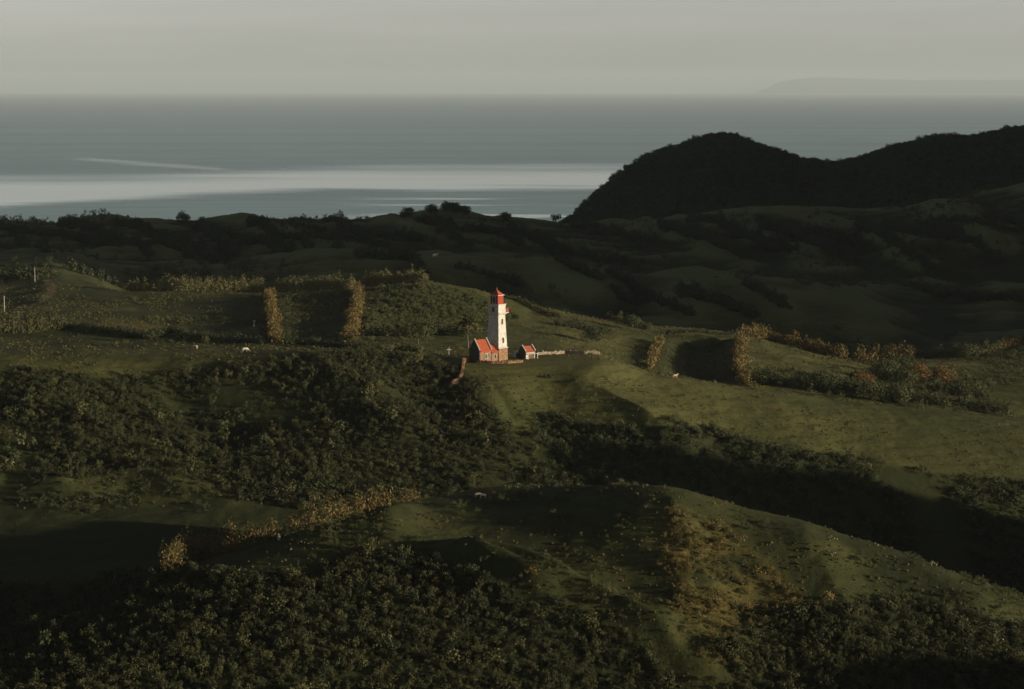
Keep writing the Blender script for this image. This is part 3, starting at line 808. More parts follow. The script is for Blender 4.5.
p = pts_in([ALLV], 700, 960, 0.006, 0.05)
scatter('shelf_scrub', P_SCRUB, p, rng.gamma(4.0, 0.25, len(p)).clip(0.4, 2.0))
p = pts_in([ALLV], 960, 1740, 0.020, 0.05, 70.0, not_in=[GREEN_RIDGE])
scatter('far_hill_scrub', P_THICK, p, rng.gamma(4.0, 0.42, len(p)).clip(0.6, 3.6))
p = pts_in([ALLV], 1755, 2300, 0.075)
p = p[p[:, 2] > -200]
scatter('headland_forest', P_TREE, p, rng.gamma(5.0, 0.5, len(p)).clip(1.0, 4.2), 0.75)

def path3(px, y0=385.0, y1=2600.0):
    return [at(u, v, y0, y1) for u, v in px]

def along(poly, step):
    """points every `step` metres along a ground polyline"""
    out = []
    for p, q in zip(poly[:-1], poly[1:]):
        d = math.hypot(q.x - p.x, q.y - p.y); n = max(1, int(d / step))
        for i in range(n):
            t = i / n
            out.append((p.x + (q.x - p.x) * t, p.y + (q.y - p.y) * t))
    out.append((poly[-1].x, poly[-1].y))
    return out

def hedge(name, px, yr, w, h, mat, label, cat='hedge', group=None, leaf=0.30, reed=False, gap=0.0, step=None):
    poly = path3(px, *yr)
    lb = []
    st = step or max(0.8, w * 0.42)
    for i, (x, y) in enumerate(along(poly, st)):
        if vnoise(np.array([x / 7.0]), np.array([y / 7.0]), 5)[0] < gap: continue
        zb = float(hgt(x, y))
        lb.append((x, y, zb + h * 0.32, w * 0.42, w * 0.42, h * 0.48))
        for k in range(3):
            X = x + rng.normal(0, w * 0.22); Y = y + rng.normal(0, w * 0.22)
            r = w * rng.uniform(0.16, 0.46); hh = h * rng.gamma(16.0, 0.06) * (0.75 + 0.5 * vnoise(np.array([x / 5.0]), np.array([y / 5.0]), 8)[0])
            lb.append((X, Y, float(hgt(X, Y)) + hh * 0.45, r, r, hh * 0.58))
    o0 = Vector((lb[len(lb) // 2][0], lb[len(lb) // 2][1], 0)); o0.z = float(hgt(o0.x, o0.y))
    co, f = lobes_cloud(lb, 34, leaf, 1.0 if not reed else 1.5, 0.0 if not reed else 2.2, 0.3)
    co -= np.array(o0)
    o = link(name, raw_mesh(name, co, f), mat); o.location = o0
    return tag(o, label, cat, group)

GH = 'hedgerows dividing the fields'
SH = (700, 965)
hedge('hedge', [(269, 296), (271, 307), (273, 324), (276, 344)], SH, 3.3, 2.5, M['hedge_dry'], 'tall orange hedgerow running downhill between the two dark fields on the left', group=GH, reed=True)
hedge('hedge', [(358, 292), (357, 306), (354, 325), (349, 347)], SH, 3.7, 2.7, M['hedge_dry'], 'thick rusty hedgerow running downhill beside the leafy crop left of the lighthouse', group=GH, reed=True)
hedge('hedge', [(660, 343), (655, 355), (649, 371)], SH, 2.4, 2.6, M['hedge_dry'], 'short orange hedgerow running downhill at the left edge of the dark square field', group=GH, reed=True)
hedge('hedge', [(740, 341), (741, 352), (738, 368), (746, 386)], SH, 3.8, 2.8, M['hedge_dry'], 'bright orange hedgerow running downhill at the right edge of the dark square field', group=GH, reed=True)
hedge('hedge', [(130, 291), (180, 290), (262, 290)], SH, 3.2, 4.8, M['hedge_pale'], 'gappy pale hedgerow along the top of the leftmost dark field', group=GH, step=0.8)
hedge('hedge', [(277, 291), (352, 289)], SH, 3.2, 4.6, M['hedge_pale'], 'low hedgerow along the top of the field between the two orange hedges', group=GH, step=0.8)
hedge('hedge', [(363, 284), (395, 281), (424, 281)], SH, 3.4, 3.6, M['hedge_pale'], 'green hedgerow on the crest above the leafy crop field', group=GH, step=0.8)
hedge('hedge', [(745, 335), (770, 337), (800, 344), (825, 354), (842, 359)], SH, 4.8, 5.0, M['hedge_dry'], 'long orange hedgerow sloping down along the top of the bright green field', group=GH, reed=True)
hedge('hedge', [(858, 362), (880, 361), (912, 359)], SH, 4.4, 5.0, M['hedge_dry'], 'reddish hedgerow beyond the lower end of the bright green field', group=GH, reed=True)
hedge('hedge', [(916, 359), (940, 358), (968, 357)], SH, 3.2, 3.8, M['hedge_green'], 'dim olive hedgerow right of the reddish hedge', group=GH)
hedge('hedge', [(970, 356), (985, 353), (1000, 350)], SH, 3.0, 3.4, M['hedge_green'], 'clumpy olive hedgerow above the field at the right margin', group=GH, reed=True)
hedge('hedge', [(1004, 348), (1024, 344), (1050, 338)], SH, 3.0, 3.2, M['hedge_dry'], 'orange tipped hedgerow leaving the picture at the right margin', group=GH, reed=True)
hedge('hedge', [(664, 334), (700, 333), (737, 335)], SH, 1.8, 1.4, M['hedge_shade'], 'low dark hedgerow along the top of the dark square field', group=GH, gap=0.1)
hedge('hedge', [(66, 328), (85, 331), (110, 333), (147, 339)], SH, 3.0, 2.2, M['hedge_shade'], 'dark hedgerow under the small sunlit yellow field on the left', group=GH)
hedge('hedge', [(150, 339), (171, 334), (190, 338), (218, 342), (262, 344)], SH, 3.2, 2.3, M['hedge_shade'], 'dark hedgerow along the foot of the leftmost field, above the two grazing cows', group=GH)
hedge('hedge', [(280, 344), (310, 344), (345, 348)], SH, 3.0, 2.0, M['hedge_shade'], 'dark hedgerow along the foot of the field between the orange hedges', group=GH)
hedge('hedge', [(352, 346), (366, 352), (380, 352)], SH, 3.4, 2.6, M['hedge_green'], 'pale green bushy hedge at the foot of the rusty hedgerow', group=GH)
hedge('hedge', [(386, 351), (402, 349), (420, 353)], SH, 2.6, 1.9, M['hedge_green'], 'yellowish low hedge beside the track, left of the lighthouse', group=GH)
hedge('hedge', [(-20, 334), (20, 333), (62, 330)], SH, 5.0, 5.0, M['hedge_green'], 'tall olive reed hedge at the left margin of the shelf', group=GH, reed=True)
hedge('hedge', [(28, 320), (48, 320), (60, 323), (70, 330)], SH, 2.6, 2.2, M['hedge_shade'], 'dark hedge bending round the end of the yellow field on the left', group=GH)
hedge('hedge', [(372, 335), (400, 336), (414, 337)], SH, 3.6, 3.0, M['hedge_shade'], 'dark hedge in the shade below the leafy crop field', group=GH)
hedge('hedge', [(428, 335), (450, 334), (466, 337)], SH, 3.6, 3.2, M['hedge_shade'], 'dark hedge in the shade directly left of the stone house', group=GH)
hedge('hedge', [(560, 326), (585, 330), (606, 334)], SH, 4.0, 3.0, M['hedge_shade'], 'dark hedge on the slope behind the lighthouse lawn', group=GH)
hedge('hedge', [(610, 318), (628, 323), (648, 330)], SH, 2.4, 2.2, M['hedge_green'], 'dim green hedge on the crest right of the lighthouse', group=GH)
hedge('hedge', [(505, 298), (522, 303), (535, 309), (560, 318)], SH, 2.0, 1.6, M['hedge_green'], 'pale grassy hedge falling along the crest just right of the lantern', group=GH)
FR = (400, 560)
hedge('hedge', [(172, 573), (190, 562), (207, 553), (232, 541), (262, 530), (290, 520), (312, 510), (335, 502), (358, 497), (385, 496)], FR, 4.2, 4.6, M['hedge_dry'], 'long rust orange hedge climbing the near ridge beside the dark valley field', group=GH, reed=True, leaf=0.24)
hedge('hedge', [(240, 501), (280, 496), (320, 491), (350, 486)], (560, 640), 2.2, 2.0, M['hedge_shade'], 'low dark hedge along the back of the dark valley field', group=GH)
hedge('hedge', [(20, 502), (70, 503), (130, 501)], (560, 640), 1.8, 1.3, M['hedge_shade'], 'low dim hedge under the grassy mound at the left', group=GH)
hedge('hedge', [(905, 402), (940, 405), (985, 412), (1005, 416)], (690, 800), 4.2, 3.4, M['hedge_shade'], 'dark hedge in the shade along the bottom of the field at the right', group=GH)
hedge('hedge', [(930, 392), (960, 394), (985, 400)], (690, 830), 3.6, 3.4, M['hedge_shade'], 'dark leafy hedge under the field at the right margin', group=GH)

# hedges on the shaded hills, far off
for k, (px, yr) in enumerate([
    ([(60, 226), (100, 236), (150, 256)], (1100, 1680)), ([(120, 226), (170, 242), (215, 262)], (1100, 1680)), ([(250, 222), (275, 238), (290, 252)], (1200, 1680)),
    ([(200, 226), (215, 240), (235, 256)], (1200, 1680)), ([(20, 232), (60, 236), (110, 244)], (1200, 1680)), ([(150, 246), (260, 243), (340, 240)], (1200, 1680)),
    ([(330, 222), (360, 236), (420, 240)], (1200, 1680)), ([(420, 222), (450, 235), (470, 246)], (1200, 1680)), ([(440, 232), (480, 232), (520, 246)], (1200, 1680)),
    ([(510, 230), (540, 240), (560, 250)], (1200, 1680)), ([(360, 258), (415, 262), (418, 278)], (1000, 1250)), ([(580, 228), (620, 236), (660, 244)], (1300, 1680)),
    ([(660, 226), (700, 240), (745, 258)], (1200, 1680)), ([(690, 222), (740, 236), (790, 252)], (1200, 1680)), ([(760, 222), (800, 240), (850, 262)], (1200, 1680)),
    ([(560, 262), (580, 272), (600, 280)], (1000, 1250)), ([(680, 292), (720, 302), (750, 318)], (1000, 1250)), ([(640, 270), (600, 262), (560, 252)], (1200, 1680)),
    ([(860, 226), (900, 246), (930, 270)], (1200, 1680)), ([(930, 222), (965, 242), (1000, 262)], (1200, 1680)), ([(960, 292), (990, 300), (1030, 302)], (1000, 1250))]):
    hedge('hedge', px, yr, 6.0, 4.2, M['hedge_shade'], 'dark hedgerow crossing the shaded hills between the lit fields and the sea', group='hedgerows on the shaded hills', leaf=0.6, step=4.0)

hr = random.Random(5)
for k in range(26):
    u0 = hr.uniform(-20, 1000); far_one = k % 3 != 0
    v0 = (hr.uniform(226, 236) if far_one else hr.uniform(262, 290)) + (8 if 560 < u0 < 700 else 0) - (12 if u0 > 900 else 0)
    du, dv = hr.uniform(40, 85), hr.uniform(8, 26)
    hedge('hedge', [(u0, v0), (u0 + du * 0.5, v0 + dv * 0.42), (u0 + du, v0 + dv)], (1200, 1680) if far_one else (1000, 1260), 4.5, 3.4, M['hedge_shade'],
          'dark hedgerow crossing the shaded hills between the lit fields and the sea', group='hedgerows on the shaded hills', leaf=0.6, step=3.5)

# ------------------------------------------------------------------ trees
def tube(pts, rad, n=7):
    co, f = [], []
    for i, p in enumerate(pts):
        d = (pts[min(i + 1, len(pts) - 1)] - pts[max(i - 1, 0)]).normalized()
        u = d.orthogonal().normalized(); w = d.cross(u)
        for k in range(n):
            a = 2 * math.pi * k / n
            co.append(p + (u * math.cos(a) + w * math.sin(a)) * rad[i])
    for i in range(len(pts) - 1):
        for k in range(n):
            f.append((i * n + k, i * n + (k + 1) % n, (i + 1) * n + (k + 1) % n, (i + 1) * n + k))
    return [tuple(c) for c in co], f

def empty(name, loc, label, cat, group=None, rz=0.0):
    o = bpy.data.objects.new(name, None); COL.objects.link(o)
    o.location = loc; o.rotation_euler = (0, 0, rz)
    o.empty_display_size = 0.5
    return tag(o, label, cat, group)

def tree(name, u, v, yr, h, r, mat, label, group=None, style='round', trunk_h=0.4, cat='tree', leaf=0.28):
    p = at(u, v, *yr)
    root = empty(name, p, label, cat, group)
    rs = random.Random(int(u * 7 + v))
    lean = Vector((rs.uniform(-0.1, 0.1), rs.uniform(-0.1, 0.1), 1))
    th = h * trunk_h
    co, f = tube([Vector((0, 0, -0.4)), lean * th * 0.5, lean * th, lean * h * 0.8], [0.05 * h * 0.7, 0.035 * h * 0.7, 0.028 * h * 0.7, 0.01 * h])
    lb = []
    for k in range(9):
        a = k * 2.4 + rs.uniform(-0.4, 0.4); q = rs.uniform(0.15, 0.8)
        tip = lean * (th + (h - th) * q) * 0.95 + Vector((math.cos(a), math.sin(a), 0)) * r * rs.uniform(0.35, 0.75)
        c2, f2 = tube([lean * th * rs.uniform(0.7, 1.0), (lean * th + tip) / 2 + Vector((0, 0, 0.1 * h)), tip], [0.016 * h, 0.011 * h, 0.005 * h], 5)
        f += [tuple(i + len(co) for i in q_) for q_ in f2]; co += c2
        s = r * rs.uniform(0.36, 0.6)
        lb.append((tip.x, tip.y, tip.z, s, s * rs.uniform(0.8, 1.1), s * (1.0 if style == 'round' else 0.5)))
    lb.append((lean.x * h * 0.8, lean.y * h * 0.8, h * 0.86, r * 0.5, r * 0.5, r * 0.42))
    link('trunk', raw_mesh('trunk', np.array(co), np.array(f), True), M['bark'], root)
    if style == 'frond':
        cs, ns, ss = [], [], []
        n = 46
        for k in range(n):
            a = k * 2.399; el = rs.uniform(-0.3, 1.1)
            for j in range(9):
                t = j / 8
                d = Vector((math.cos(a) * math.cos(el), math.sin(a) * math.cos(el), math.sin(el))) * r * t
                d.z -= r * 0.6 * t * t
                cs.append(lean * h * 0.86 + d); ns.append((rs.uniform(-1, 1), rs.uniform(-1, 1), 1.0)); ss.append(leaf * (1.1 - 0.6 * t))
        c3, f3 = leaf_quads(np.array([tuple(c) for c in cs]), np.array(ns), np.array(ss), 1.6)
    else:
        c3, f3 = lobes_cloud(lb, 60 * (0.28 / leaf) ** 1.2, leaf)
    link('crown', raw_mesh('crown', c3, f3), mat, root)
    return root

GT = 'trees on the far skyline'
SK = (1560, 1690)
for u, v, h, r in ((431, 216, 7, 5), (446, 215, 9, 4.5), (451, 215, 8.5, 4), (457, 215, 8, 4.2), (464, 216, 6, 4.5)):
    tree('tree', u, v, SK, h, r, M['hedge_shade'], 'dark tree in the clump on the skyline above and left of the lighthouse', GT, leaf=0.6, trunk_h=0.3)
tree('tree', 183, 222, SK, 6.5, 4.5, M['hedge_shade'], 'single round dark tree standing up from the skyline at the left', GT, leaf=0.6, trunk_h=0.2)
tree('tree', 406, 218, SK, 5.5, 5, M['hedge_shade'], 'squat dark tree left of the skyline clump', GT, leaf=0.6, trunk_h=0.2)
tree('tree', 506, 220, SK, 4.5, 4, M['hedge_shade'], 'small dark tree right of the skyline clump', GT, leaf=0.6, trunk_h=0.2)
tree('tree', 556, 223, SK, 5.5, 3.2, M['hedge_shade'], 'small dark tree where the skyline meets the headland', GT, leaf=0.6, trunk_h=0.25)

GL = 'trees on the sunlit shelf'
tree('tree', 418, 350, (690, 900), 8.5, 5.0, M['leaf_tree'], 'spreading tree with a pale trunk below the leafy crop field', GL, trunk_h=0.55)
tree('tree', 468, 348, (690, 900), 9.0, 5.0, M['leaf_golden'], 'tall tree with drooping fronds directly behind the stone house', GL, 'frond', 0.6, leaf=0.8)
tree('tree', 886, 388, (700, 860), 8.2, 5.7, M['leaf_tree'], 'large green tree in the middle of the sunlit tangle at the right', GL, trunk_h=0.35)
tree('tree', 905, 392, (700, 860), 6.6, 4.1, M['leaf_tree'], 'tree with a bare pale trunk in the tangle at the right', GL, trunk_h=0.6)
tree('tree', 918, 384, (700, 860), 6.1, 4.6, M['leaf_orange'], 'orange leaved tree right of the bare pale trunk', GL, trunk_h=0.3)
tree('tree', 942, 383, (700, 860), 5.1, 4.3, M['leaf_orange'], 'low orange tree under the field at the right margin', GL, trunk_h=0.25)
tree('tree', 864, 393, (700, 860), 5.5, 4.3, M['leaf_orange'], 'orange tree at the left of the large green tree', GL, trunk_h=0.25)
tree('tree', 846, 395, (690, 860), 4.4, 4.6, M['leaf_tree'], 'dark bushy tree at the lower edge of the tangle', GL, trunk_h=0.2)
tree('tree', 826, 392, (690, 860), 5.5, 5.1, M['leaf_tree'], 'dark rounded tree at the foot of the bright green field', GL, trunk_h=0.25)
tree('tree', 804, 389, (690, 860), 4.0, 4.3, M['leaf_tree'], 'small dark tree below the middle of the bright green field', GL, trunk_h=0.2)
tree('tree', 768, 384, (690, 860), 4.0, 4.6, M['leaf_tree'], 'bushy tree at the lower left corner of the bright green field', GL, trunk_h=0.2)
tree('tree', 872, 400, (690, 860), 4.8, 4.9, M['leaf_tree'], 'leafy tree in front of the large green tree', GL, trunk_h=0.25)
tree('tree', 898, 404, (690, 860), 4.6, 4.3, M['leaf_tree'], 'dark tree at the lower right of the tangle beside the grass slope', GL, trunk_h=0.25)
tree('tree', 900, 372, (720, 880), 4.6, 4.3, M['leaf_tree'], 'grey green tree below the reddish hedge', GL, trunk_h=0.25)
tree('tree', 632, 330, (760, 960), 5.0, 3.4, M['hedge_shade'], 'dim tree on the shaded slope right of the lighthouse lawn', GL, trunk_h=0.25)
tree('tree', 592, 343, (740, 960), 4.6, 3.6, M['hedge_shade'], 'rounded dim tree just above the long low stone wall', GL, trunk_h=0.25)

def bush(name, u, v, yr, r, h, mat, label, group=None, cat='bush', leaf=0.24, per=60):
    p = at(u, v, *yr)
    lb = []
    for k in range(7):
        a = rng.uniform(0, 6.28); q = rng.uniform(0, 0.6) * r
        s = r * rng.uniform(0.35, 0.55)
        lb.append((q * math.cos(a), q * math.sin(a), h * rng.uniform(0.2, 0.7), s, s, h * rng.uniform(0.3, 0.42)))
    co, f = lobes_cloud(lb, per, leaf)
    o = link(name, raw_mesh(name, co, f), mat); o.location = p
    return tag(o, label, cat, group)
GB = 'bushes standing alone'
TANGLE = [(745, 380), (770, 372), (850, 382), (900, 368), (950, 372), (1000, 385), (1012, 412), (960, 410), (900, 405), (800, 392)]
p = pts_in([TANGLE], 690, 870, 0.10, -0.3)
scatter('tangle_undergrowth', P_SCRUB, p, rng.gamma(5.0, 0.28, len(p)).clip(0.5, 2.6))
bush('bush', 408, 500, FR, 3.4, 3.8, M['hedge_dry'], 'big rounded russet bush at the upper end of the rust orange hedge', GB)
bush('bush', 437, 584, FR, 1.5, 1.6, M['leaf_orange'], 'small bright orange bush alone in the dark thicket at the bottom', GB)
bush('bush', 532, 574, FR, 1.7, 1.4, M['leaf_golden'], 'yellowish bush in the grassy bowl of the near ridge', GB)
bush('bush', 566, 492, FR, 1.3, 0.9, M['leaf_red'], 'low reddish bush just under the crest of the near ridge', GB)
bush('bush', 826, 600, FR, 2.0, 1.8, M['leaf_golden'], 'golden bush on the right part of the near ridge', GB)
bush('bush', 937, 531, (540, 660), 1.1, 0.9, M['leaf_red'], 'small pinkish bush in the dark valley behind the near ridge, at the right', GB)
bush('bush', 377, 384, (600, 700), 1.2, 0.8, M['leaf_red'], 'small red and white bush on the dark slope left of the lighthouse', GB)
bush('bush', 548, 378, (640, 700), 1.6, 1.2, M['leaf_tree'], 'dark bush on the lawn right below the lighthouse', GB)
bush('bush', 576, 381, (640, 700), 1.0, 0.7, M['leaf_tree'], 'tiny bush on the lawn slope, right of the dark bush', GB)
bush('bush', 672, 420, (620, 700), 2.6, 1.8, M['leaf_tree'], 'dark bush patch under the lip of the right hand slope', GB)
bush('bush', 756, 391, (690, 760), 1.6, 1.4, M['leaf_golden'], 'golden bush at the foot of the bright orange hedgerow', GB)
GW = 'white flowering bushes'
for u, v, lab in ((509, 489, 'white flowering bush left of the pair on the crest of the near ridge'), (517, 488, 'white flowering bush right of the pair on the crest of the near ridge'),
                  (538, 489, 'faint white flowering sprig on the crest of the near ridge'),
                  (832, 557, 'white flowering bush below another one on the right part of the near ridge'), (831, 541, 'small white flowering bush near the crest, right part of the near ridge'),
                  (934, 567, 'white flowering bush furthest right on the near ridge slope'), (733, 548, 'dim white flowering bush in the shaded gully of the near ridge')):
    b = bush('flowering_bush', u, v, FR, 0.75, 0.9, M['leaf_scrub'], lab, GW)
    p = [(rng.normal(0, 0.4), rng.normal(0, 0.4), rng.uniform(0.4, 1.1)) for _ in range(12)]
    co, f = leaf_quads(np.array(p), rng.normal(size=(12, 3)) + np.array([0.4, -0.6, 0.6]), np.full(12, 0.13))
    link('blossom', raw_mesh('blossom', co, f), M['blossom'], b)
for u, v, r, lab in ((1003, 646, 1.1, 'white flowering bush in the dark lower right corner, the lower of two'), (1018, 630, 1.8, 'white flowering bush in the dark lower right corner, the upper of two'),):
    b = bush('flowering_bush', u, v, FR, r, r * 1.2, M['leaf_dark'], lab, GW)
    p = [(rng.normal(0, r * 0.45), rng.normal(0, r * 0.45), rng.uniform(0.5, 1.4) * r) for _ in range(34)]
    co, f = leaf_quads(np.array(p), rng.normal(size=(34, 3)) + np.array([0.4, -0.6, 0.6]), np.full(34, 0.10))
    link('blossom', raw_mesh('blossom', co, f), M['blossom'], b)

# ------------------------------------------------------------------ buildings
M['white'] = noise_mat('white_plaster', (0.38, 0.37, 0.335), (0.54, 0.53, 0.49), 1.3, bump=0.15, dist=0.02)
M['red_roof'] = noise_mat('red_roof', (0.27, 0.056, 0.026), (0.38, 0.088, 0.038), 2.0, 0.7)
M['red_paint'] = noise_mat('red_paint', (0.22, 0.034, 0.022), (0.30, 0.050, 0.030), 2.0, 0.6)
M['dull_red'] = noise_mat('faded_red_roof', (0.25, 0.07, 0.04), (0.36, 0.10, 0.055), 2.0, 0.8)
M['glass'] = noise_mat('dark_glass', (0.02, 0.022, 0.022), (0.04, 0.04, 0.038), 1.0, 0.15)
M['wood'] = noise_mat('brown_wood', (0.10, 0.055, 0.03), (0.16, 0.09, 0.05), 4.0)
M['lime'] = noise_mat('weathered_lime', (0.22, 0.21, 0.18), (0.36, 0.34, 0.30), 2.5)
M['pale_metal'] = noise_mat('pale_metal', (0.45, 0.44, 0.40), (0.6, 0.58, 0.54), 5.0, 0.5)

def stone_mat(name, c1, c2, mortar):
    m, n, l, b = new_mat(name)
    tc = n.new('ShaderNodeTexCoord'); vo = n.new('ShaderNodeTexVoronoi'); ve = n.new('ShaderNodeTexVoronoi'); ve.feature = 'DISTANCE_TO_EDGE'
    for q in (vo, ve):
        q.inputs['Scale'].default_value = 2.4; l.new(tc.outputs['Object'], q.inputs['Vector'])
    sp = n.new('ShaderNodeSeparateColor'); l.new(vo.outputs['Color'], sp.inputs[0])
    rp = n.new('ShaderNodeValToRGB'); rp.color_ramp.elements[0].color = (*c1, 1); rp.color_ramp.elements[1].color = (*c2, 1)
    l.new(sp.outputs[0], rp.inputs[0])
    mp = n.new('ShaderNodeMapRange'); mp.inputs[1].default_value = 0.02; mp.inputs[2].default_value = 0.07
    l.new(ve.outputs['Distance'], mp.inputs[0])
    mx = n.new('ShaderNodeMix'); mx.data_type = 'RGBA'; mx.inputs[6].default_value = (*mortar, 1)
    l.new(mp.outputs[0], mx.inputs[0]); l.new(rp.outputs[0], mx.inputs[7]); l.new(mx.outputs[2], b.inputs['Base Color'])
    bp = n.new('ShaderNodeBump'); bp.inputs['Distance'].default_value = 0.05; bp.inputs['Strength'].default_value = 0.7
    l.new(mp.outputs[0], bp.inputs['Height']); l.new(bp.outputs[0], b.inputs['Normal'])
    b.inputs['Roughness'].default_value = 0.9
    return m
M['stone'] = stone_mat('rubble_stone', (0.15, 0.082, 0.045), (0.32, 0.18, 0.095), (0.20, 0.14, 0.09))
M['stone_pale'] = stone_mat('pale_stone', (0.20, 0.17, 0.12), (0.36, 0.30, 0.22), (0.26, 0.22, 0.17))
M['stone_dark'] = stone_mat('dark_stone', (0.030, 0.031, 0.027), (0.066, 0.062, 0.052), (0.042, 0.04, 0.034))

class MB:
    """collects boxes, frusta and free polygons into one mesh"""
    def __init__(self): self.co, self.f = [], []
    def poly(self, pts):
        i = len(self.co); self.co += [tuple(p) for p in pts]; self.f.append(tuple(range(i, i + len(pts)))); return self
    def hull(self, bot, top):
        n = len(bot); i = len(self.co)
        self.co += [tuple(p) for p in bot] + [tuple(p) for p in top]
        self.f.append(tuple(i + k for k in reversed(range(n)))); self.f.append(tuple(i + n + k for k in range(n)))
        for k in range(n):
            self.f.append((i + k, i + (k + 1) % n, i + n + (k + 1) % n, i + n + k))
        return self
    def frustum(self, s0, z0, s1, z1):
        q = lambda s, z: [(-s / 2, -s / 2, z), (s / 2, -s / 2, z), (s / 2, s / 2, z), (-s / 2, s / 2, z)]
        return self.hull(q(s0, z0), q(s1, z1))
    def box(self, x0, x1, y0, y1, z0, z1):
        return self.hull([(x0, y0, z0), (x1, y0, z0), (x1, y1, z0), (x0, y1, z0)], [(x0, y0, z1), (x1, y0, z1), (x1, y1, z1), (x0, y1, z1)])
    def build(self, name, mat, parent=None, bevel=0.0):
        me = bpy.data.meshes.new(name); me.from_pydata(self.co, [], self.f); me.update()
        o = link(name, me, mat, parent)
        if bevel:
            md = o.modifiers.new('bevel', 'BEVEL'); md.width = bevel; md.segments = 1
        return o

def frame_parts(parent, n, x, z, w, h, d, pane=M['glass'], frame=M['white'], t=0.12, bars=0, nm='window'):
    """window in the wall whose outside is the plane at distance d along local direction n ('-y', '+x', '-x')"""
    def bx(mb, a0, a1, z0, z1, e0, e1):
        if n == '-y': mb.box(a0, a1, -d - e1, -d - e0, z0, z1)
        elif n == '+x': mb.box(d + e0, d + e1, a0, a1, z0, z1)
        else: mb.box(-d - e1, -d - e0, a0, a1, z0, z1)
    m = MB(); bx(m, x - w / 2, x + w / 2, z, z + h, -0.02, 0.03)
    win = m.build(nm, pane, parent)
    m = MB()
    bx(m, x - w / 2 - t, x - w / 2, z - t, z + h + t, -0.02, 0.09); bx(m, x + w / 2, x + w / 2 + t, z - t, z + h + t, -0.02, 0.09)
    bx(m, x - w / 2, x + w / 2, z - t, z, -0.02, 0.11); bx(m, x - w / 2, x + w / 2, z + h, z + h + t, -0.02, 0.09)
    for k in range(bars):
        q = x - w / 2 + w * (k + 1) / (bars + 1)
        bx(m, q - 0.03, q + 0.03, z, z + h, 0.032, 0.06)
    m.build('frame', frame, win)
    return win

def lighthouse():
    p = Vector((lh.x, lh.y, lh.z - 0.1))
    root = empty('lighthouse', p, 'white square lighthouse with a red lantern room and brown stone base', 'lighthouse', rz=R(55))
    MB().frustum(4.6, -2.0, 4.4, 3.65).build('base', M['stone'], root, 0.05)
    MB().frustum(4.75, 3.65, 4.75, 3.85).build('ledge', M['white'], root, 0.03)
    MB().frustum(4.24, 3.85, 3.4, 13.25).build('tower_shaft', M['white'], root, 0.06)
    MB().frustum(3.45, 13.25, 4.2, 13.6).frustum(4.2, 13.6, 4.2, 13.8).build('gallery_ledge', M['white'], root, 0.03)
    up = MB().frustum(3.6, 13.8, 3.6, 16.15).build('watch_room', M['white'], root, 0.05)
    MB().frustum(3.95, 16.15, 3.95, 16.4).build('cornice', M['white'], root, 0.03)
    lan = MB().frustum(2.7, 16.4, 2.7, 18.85).build('lantern_room', M['red_paint'], root, 0.04)
    MB().frustum(3.15, 18.85, 3.15, 19.02).build('eave', M['white'], root, 0.02)
    MB().frustum(3.0, 19.0, 0.12, 20.45).build('roof', M['red_roof'], root)
    MB().frustum(0.10, 20.45, 0.04, 21.1).build('finial', M['pale_metal'], root)
    # local -y faces right of the camera (sunlit), local -x faces left of it (shaded)
    frame_parts(root, '-y', 0.0, 10.6, 0.62, 1.5, 1.87, t=0.05)
    frame_parts(root, '-y', 0.15, 5.2, 0.62, 1.5, 2.11, t=0.05)
    frame_parts(root, '-x', 0.0, 14.2, 0.9, 1.4, 1.80, pane=M['wood'], t=0.08)
    frame_parts(root, '-x', 0.0, 16.75, 1.0, 1.75, 1.35, bars=1, t=0.12)
    frame_parts(root, '-x', -0.95, 16.9, 0.35, 1.5, 1.35, t=0.06, frame=M['red_paint'])
    frame_parts(root, '-x', 0.95, 16.9, 0.35, 1.5, 1.35, t=0.06, frame=M['red_paint'])
    # balcony on the far right side
    bal = MB().box(1.70, 3.75, -1.55, 1.45, 13.62, 13.85).build('balcony', M['white'], root, 0.02)
    r_ = MB()
    r_.box(1.75, 3.62, -1.5, -1.42, 14.0, 14.95); r_.box(1.75, 3.62, 1.32, 1.4, 14.0, 14.95); r_.box(3.62, 3.7, -1.5, 1.4, 13.83, 14.95)
    for x, y in () and ((2.85, -1.38), (2.85, 1.38), (2.85, 0), (2.85, -0.7), (2.85, 0.7), (1.85, -1.38), (1.85, 1.38)):
        r_.box(x - 0.05, x + 0.05, y - 0.05, y + 0.05, 13.8, 14.9)
    r_.build('railing', M['red_paint'], bal)
    return root
lighthouse()

